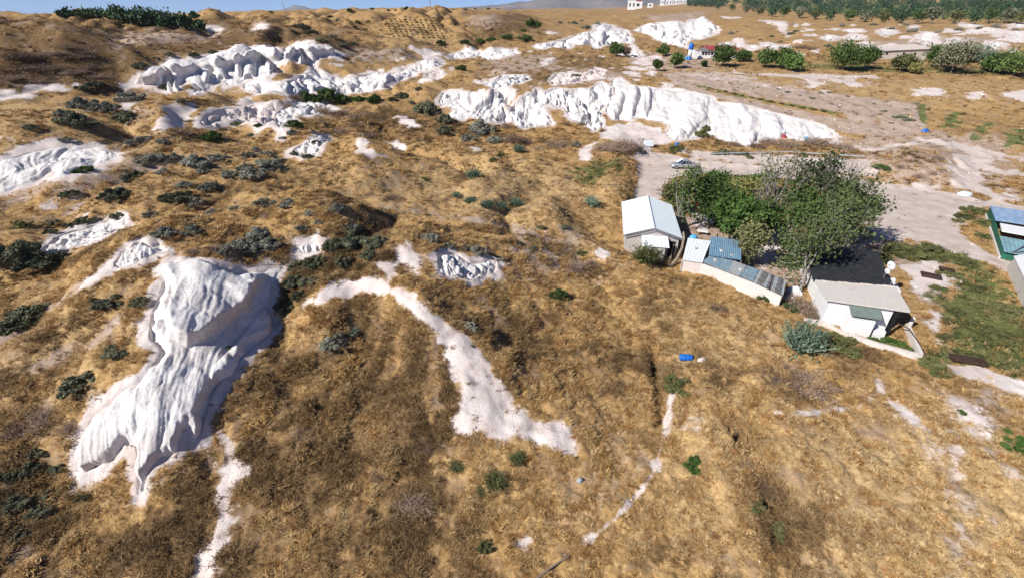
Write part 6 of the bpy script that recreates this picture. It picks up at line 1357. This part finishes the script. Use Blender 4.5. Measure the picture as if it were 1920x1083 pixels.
# ---------------------------------------------------------------- dry grass
def tuft(seed, n, spread, lmin, lmax, w, up):
    rg = np.random.default_rng(seed); parts = []
    b = rg.normal(size=(n, 3))*[spread, spread, 0]; a = rg.uniform(0, 6.28, n)
    d = np.stack([np.cos(a), np.sin(a), rg.uniform(up*.5, up*1.6, n)], -1); d /= np.linalg.norm(d, axis=1, keepdims=True)
    L = rg.uniform(lmin, lmax, n)[:,None]; s = np.cross(d, [0, 0, 1.])+1e-6; s /= np.linalg.norm(s, axis=1, keepdims=True)
    m = b+d*L*.55; t = b+d*L*np.array([1.1, 1.1, .85])-np.array([0, 0, .05])
    V = np.stack([b-s*w, b+s*w, m+s*w*.8, m-s*w*.8, t+s*w*.15, t-s*w*.15], 1).reshape(-1, 3); V[:,2] -= .02
    i = np.arange(n)[:,None]*6; Q = np.vstack([i+[0, 1, 2, 3], i+[3, 2, 4, 5]])
    return V, Q
k = NB('dry_grass'); tint = k.attr('tint', 'INSTANCER', 'Color'); n = k.noise(k.coord(), 6., 2, .5)
k.col(k.mix(k.ramp(n, [(.35, .55), (.65, 0.)]), tint, k.mix(1., tint, (.45, .4, .36), 'MULTIPLY'))); k.rough(.8, .12)
M_GRASS = k.m
gcol = bpy.data.collections.new('grass_kinds')
for i, a in enumerate([(1, 30, .10, .25, .5, .014, .9), (2, 34, .16, .2, .42, .016, .55), (3, 40, .2, .18, .36, .018, .4), (4, 22, .08, .35, .65, .012, 1.3), (5, 46, .24, .12, .3, .02, .5)]):
    V, Q = tuft(*a); me = np_mesh('tuft', V, Q, M_GRASS, False); o = bpy.data.objects.new('tuft_%d' % i, me); gcol.objects.link(o)
rg = np.random.default_rng(77)
def sample(n, r0, r1, um=1.08):
    u = rg.uniform(-um, um, n); r = np.sqrt(rg.uniform(r0**2, r1**2, n)); v = np.log(r)
    X, Y = from_uv(u, v); Z = grid_at(GZ, u, v); px, py = project(X, Y, Z); zc = Y*CP-(Z-CAM_H)*SP
    ok = (zc > 1) & (px > -160) & (px < 2080) & (py < 1230)
    return u[ok], v[ok], X[ok], Y[ok], Z[ok]
sets = [sample(240000, 30, 72), sample(90000, 72, 130), sample(32000, 130, 260), sample(60000, 45, 110)]
u = np.concatenate([s[0] for s in sets]); v = np.concatenate([s[1] for s in sets]); X = np.concatenate([s[2] for s in sets]); Y = np.concatenate([s[3] for s in sets]); Z = np.concatenate([s[4] for s in sets])
bare = grid_at(BARE, u, v); soil = grid_at(SOIL, u, v); brown = grid_at(BROWN, u, v); green = grid_at(GREEN, u, v); rock = grid_at(ROCK, u, v)
clump = fbm(X/1.6, Y/1.6, 91, 3); patch = fbm(X/9., Y/9., 92, 3)
nb_ = sum(len(s[0]) for s in sets[:3]); isw = np.arange(len(u)) >= nb_
keepp = np.clip(.5+clump*1.3+patch*.4, .03, 1)*(1-.995*sstep(.06, .6, bare))*(1-soil*.72)*(rock < .3)
keepp = np.where(isw, np.where((green > .35) & (bare < .5), .9*(.5+clump), 0), keepp)
for pts in BLD_FOOT:
    P_ = np.array(pts); keepp *= segdist(X, Y, P_) < 0
ok = rg.random(len(u)) < keepp
u, v, X, Y, Z, brown, green, clump, patch, soil, isw = (a[ok] for a in (u, v, X, Y, Z, brown, green, clump, patch, soil, isw))
n = len(u); r = np.exp(v)
fb_ = np.clip(brown*1.0+patch*.75+fbm(X/3.5, Y/3.5, 95, 2)*.95-.4*grid_at(PALE, u, v)+rg.normal(size=n)*.16, 0, 1)[:,None]
gold = np.array([.58, .355, .128]); pale = np.array([.72, .54, .29]); brn = np.array([.125, .078, .038]); rust = np.array([.40, .205, .07]); pz = grid_at(PALE, u, v); grn = np.array([.115, .135, .045])
t = np.clip(rg.random(n)+.5*pz-.12, 0, 1)[:,None]
c = gold*(1-t)+pale*t; c = np.where(rg.random(n)[:,None] < .26, rust, c); c = c*(1-fb_)+(brn*(1-t)+np.array([.38, .25, .12])*t)*fb_
gmask = (rg.random(n) < np.clip(green*1.3-.15, 0, .95))[:,None]; c = np.where(gmask, grn*(.6+t*1.1)+t*np.array([.08, .05, .02]), c)
c *= rg.uniform(.75, 1.15, n)[:,None]
scl = rg.uniform(.75, 1.5, n)*(1+.5*np.clip(clump, -.6, .8))*np.interp(r, [30, 72, 130, 260], [.44, .55, .9, 1.25])*(1+.55*np.clip(brown, 0, 1))
scl = np.where(isw, rg.uniform(.8, 1.5, n), scl); c = np.where((isw & (rg.random(n) < .75))[:,None], np.array([.14, .165, .06])*(.5+t*1.1)+t*np.array([.1, .07, .03]), c)
me = bpy.data.meshes.new('dry_grass'); me.vertices.add(n); me.vertices.foreach_set('co', np.stack([X, Y, Z], -1).astype(np.float32).ravel())
at = me.attributes.new('tint', 'FLOAT_COLOR', 'POINT'); at.data.foreach_set('color', np.hstack([c, np.ones((n, 1))]).astype(np.float32).ravel())
at = me.attributes.new('scl', 'FLOAT', 'POINT'); at.data.foreach_set('value', scl.astype(np.float32))
rot = np.stack([rg.normal(size=n)*.18, rg.normal(size=n)*.18, rg.uniform(0, 6.28, n)], -1)
at = me.attributes.new('rot', 'FLOAT_VECTOR', 'POINT'); at.data.foreach_set('vector', rot.astype(np.float32).ravel())
at = me.attributes.new('pick', 'INT', 'POINT'); at.data.foreach_set('value', rg.integers(0, 5, n).astype(np.int32))
go = link('dry_grass', me); tag(go, 'dry golden and brown grass covering the slopes', 'grass', kind='stuff')
gn = bpy.data.node_groups.new('scatter_grass', 'GeometryNodeTree')
gn.interface.new_socket('Geometry', in_out='INPUT', socket_type='NodeSocketGeometry'); gn.interface.new_socket('Geometry', in_out='OUTPUT', socket_type='NodeSocketGeometry')
N = gn.nodes; Lk = gn.links
gi = N.new('NodeGroupInput'); gout = N.new('NodeGroupOutput'); ip = N.new('GeometryNodeInstanceOnPoints'); ci = N.new('GeometryNodeCollectionInfo')
ci.inputs['Collection'].default_value = gcol; ci.inputs['Separate Children'].default_value = True; ci.inputs['Reset Children'].default_value = True
def na(name, typ):
    q = N.new('GeometryNodeInputNamedAttribute'); q.data_type = typ; q.inputs[0].default_value = name; return q.outputs[0]
er = N.new('FunctionNodeEulerToRotation'); Lk.new(na('rot', 'FLOAT_VECTOR'), er.inputs[0])
Lk.new(gi.outputs[0], ip.inputs['Points']); Lk.new(ci.outputs[0], ip.inputs['Instance']); ip.inputs['Pick Instance'].default_value = True
Lk.new(na('pick', 'INT'), ip.inputs['Instance Index']); Lk.new(er.outputs[0], ip.inputs['Rotation']); Lk.new(na('scl', 'FLOAT'), ip.inputs['Scale'])
Lk.new(ip.outputs[0], gout.inputs[0])
md = go.modifiers.new('scatter', 'NODES'); md.node_group = gn

# ---------------------------------------------------------------- loose stones and clods
scol = bpy.data.collections.new('stone_kinds')
k = NB('loose_stone'); k.col(k.ramp(k.math('ADD', k.math('MULTIPLY', k.rnd(), .6), k.math('MULTIPLY', k.noise(k.coord(), 3, 3, .6), .4)), [(.2, (.36, .29, .24)), (.5, (.58, .51, .46)), (.8, (.76, .72, .69))])); k.rough(.95, .08); M_STN = k.m
for i in range(4):
    q = np.random.default_rng(900+i); me2 = bpy.data.meshes.new('stone')
    import bmesh
    bm = bmesh.new(); bmesh.ops.create_icosphere(bm, subdivisions=1, radius=.5)
    for vv in bm.verts: vv.co = vv.co*q.uniform(.7, 1.2); vv.co.z *= .65
    bm.to_mesh(me2); bm.free(); me2.materials.append(M_STN); scol.objects.link(bpy.data.objects.new('stone_%d' % i, me2))
s1 = sample(60000, 30, 90); s2 = sample(40000, 90, 190)
u = np.concatenate([s1[0], s2[0]]); v = np.concatenate([s1[1], s2[1]]); X = np.concatenate([s1[2], s2[2]]); Y = np.concatenate([s1[3], s2[3]]); Z = np.concatenate([s1[4], s2[4]])
b_ = grid_at(BARE, u, v); so = grid_at(SOIL, u, v); rk = grid_at(ROCK, u, v); nz_ = fbm(X/3., Y/3., 55, 3)
pr = np.where(rk > .3, 0, .22*(b_ > .15)*(b_ < .8)+.08*(b_ >= .8)+.12*so)*np.clip(.5+1.6*nz_, 0, 1.6)+.004
ok = rg.random(len(u)) < pr; u, v, X, Y, Z = (a[ok] for a in (u, v, X, Y, Z)); n = len(u); r = np.exp(v)
me = bpy.data.meshes.new('loose_stones'); me.vertices.add(n); me.vertices.foreach_set('co', np.stack([X, Y, Z], -1).astype(np.float32).ravel())
at = me.attributes.new('scl', 'FLOAT', 'POINT'); at.data.foreach_set('value', ((.06+.22*rg.random(n)**4)*np.interp(r, [30, 90, 190], [.8, 1.3, 2.4])).astype(np.float32))
at = me.attributes.new('rot', 'FLOAT_VECTOR', 'POINT'); at.data.foreach_set('vector', rg.uniform(0, 6.28, (n, 3)).astype(np.float32).ravel())
at = me.attributes.new('pick', 'INT', 'POINT'); at.data.foreach_set('value', rg.integers(0, 4, n).astype(np.int32))
so_ = link('loose_stones', me); tag(so_, 'loose pale stones and clods on bare ground', 'stones', kind='stuff')
gn2 = gn.copy(); [x for x in gn2.nodes if x.bl_idname == 'GeometryNodeCollectionInfo'][0].inputs['Collection'].default_value = scol
so_.modifiers.new('scatter', 'NODES').node_group = gn2

# ---------------------------------------------------------------- air
hz = MB().box(-16000, 16000, -9500, 19000, -140, 900).build('haze', bpy.data.materials.new('haze'))
hm = hz.data.materials[0]; hm.use_nodes = True; hn = hm.node_tree.nodes; hn.clear()
ho_ = hn.new('ShaderNodeOutputMaterial'); pv = hn.new('ShaderNodeVolumePrincipled'); pv.inputs['Color'].default_value = (.72, .82, 1., 1); pv.inputs['Density'].default_value = 4.5e-5; pv.inputs['Anisotropy'].default_value = .0
hm.node_tree.links.new(pv.outputs[0], ho_.inputs['Volume'])
tag(hz, 'thin pale air haze over the far mountains', 'haze', kind='stuff')
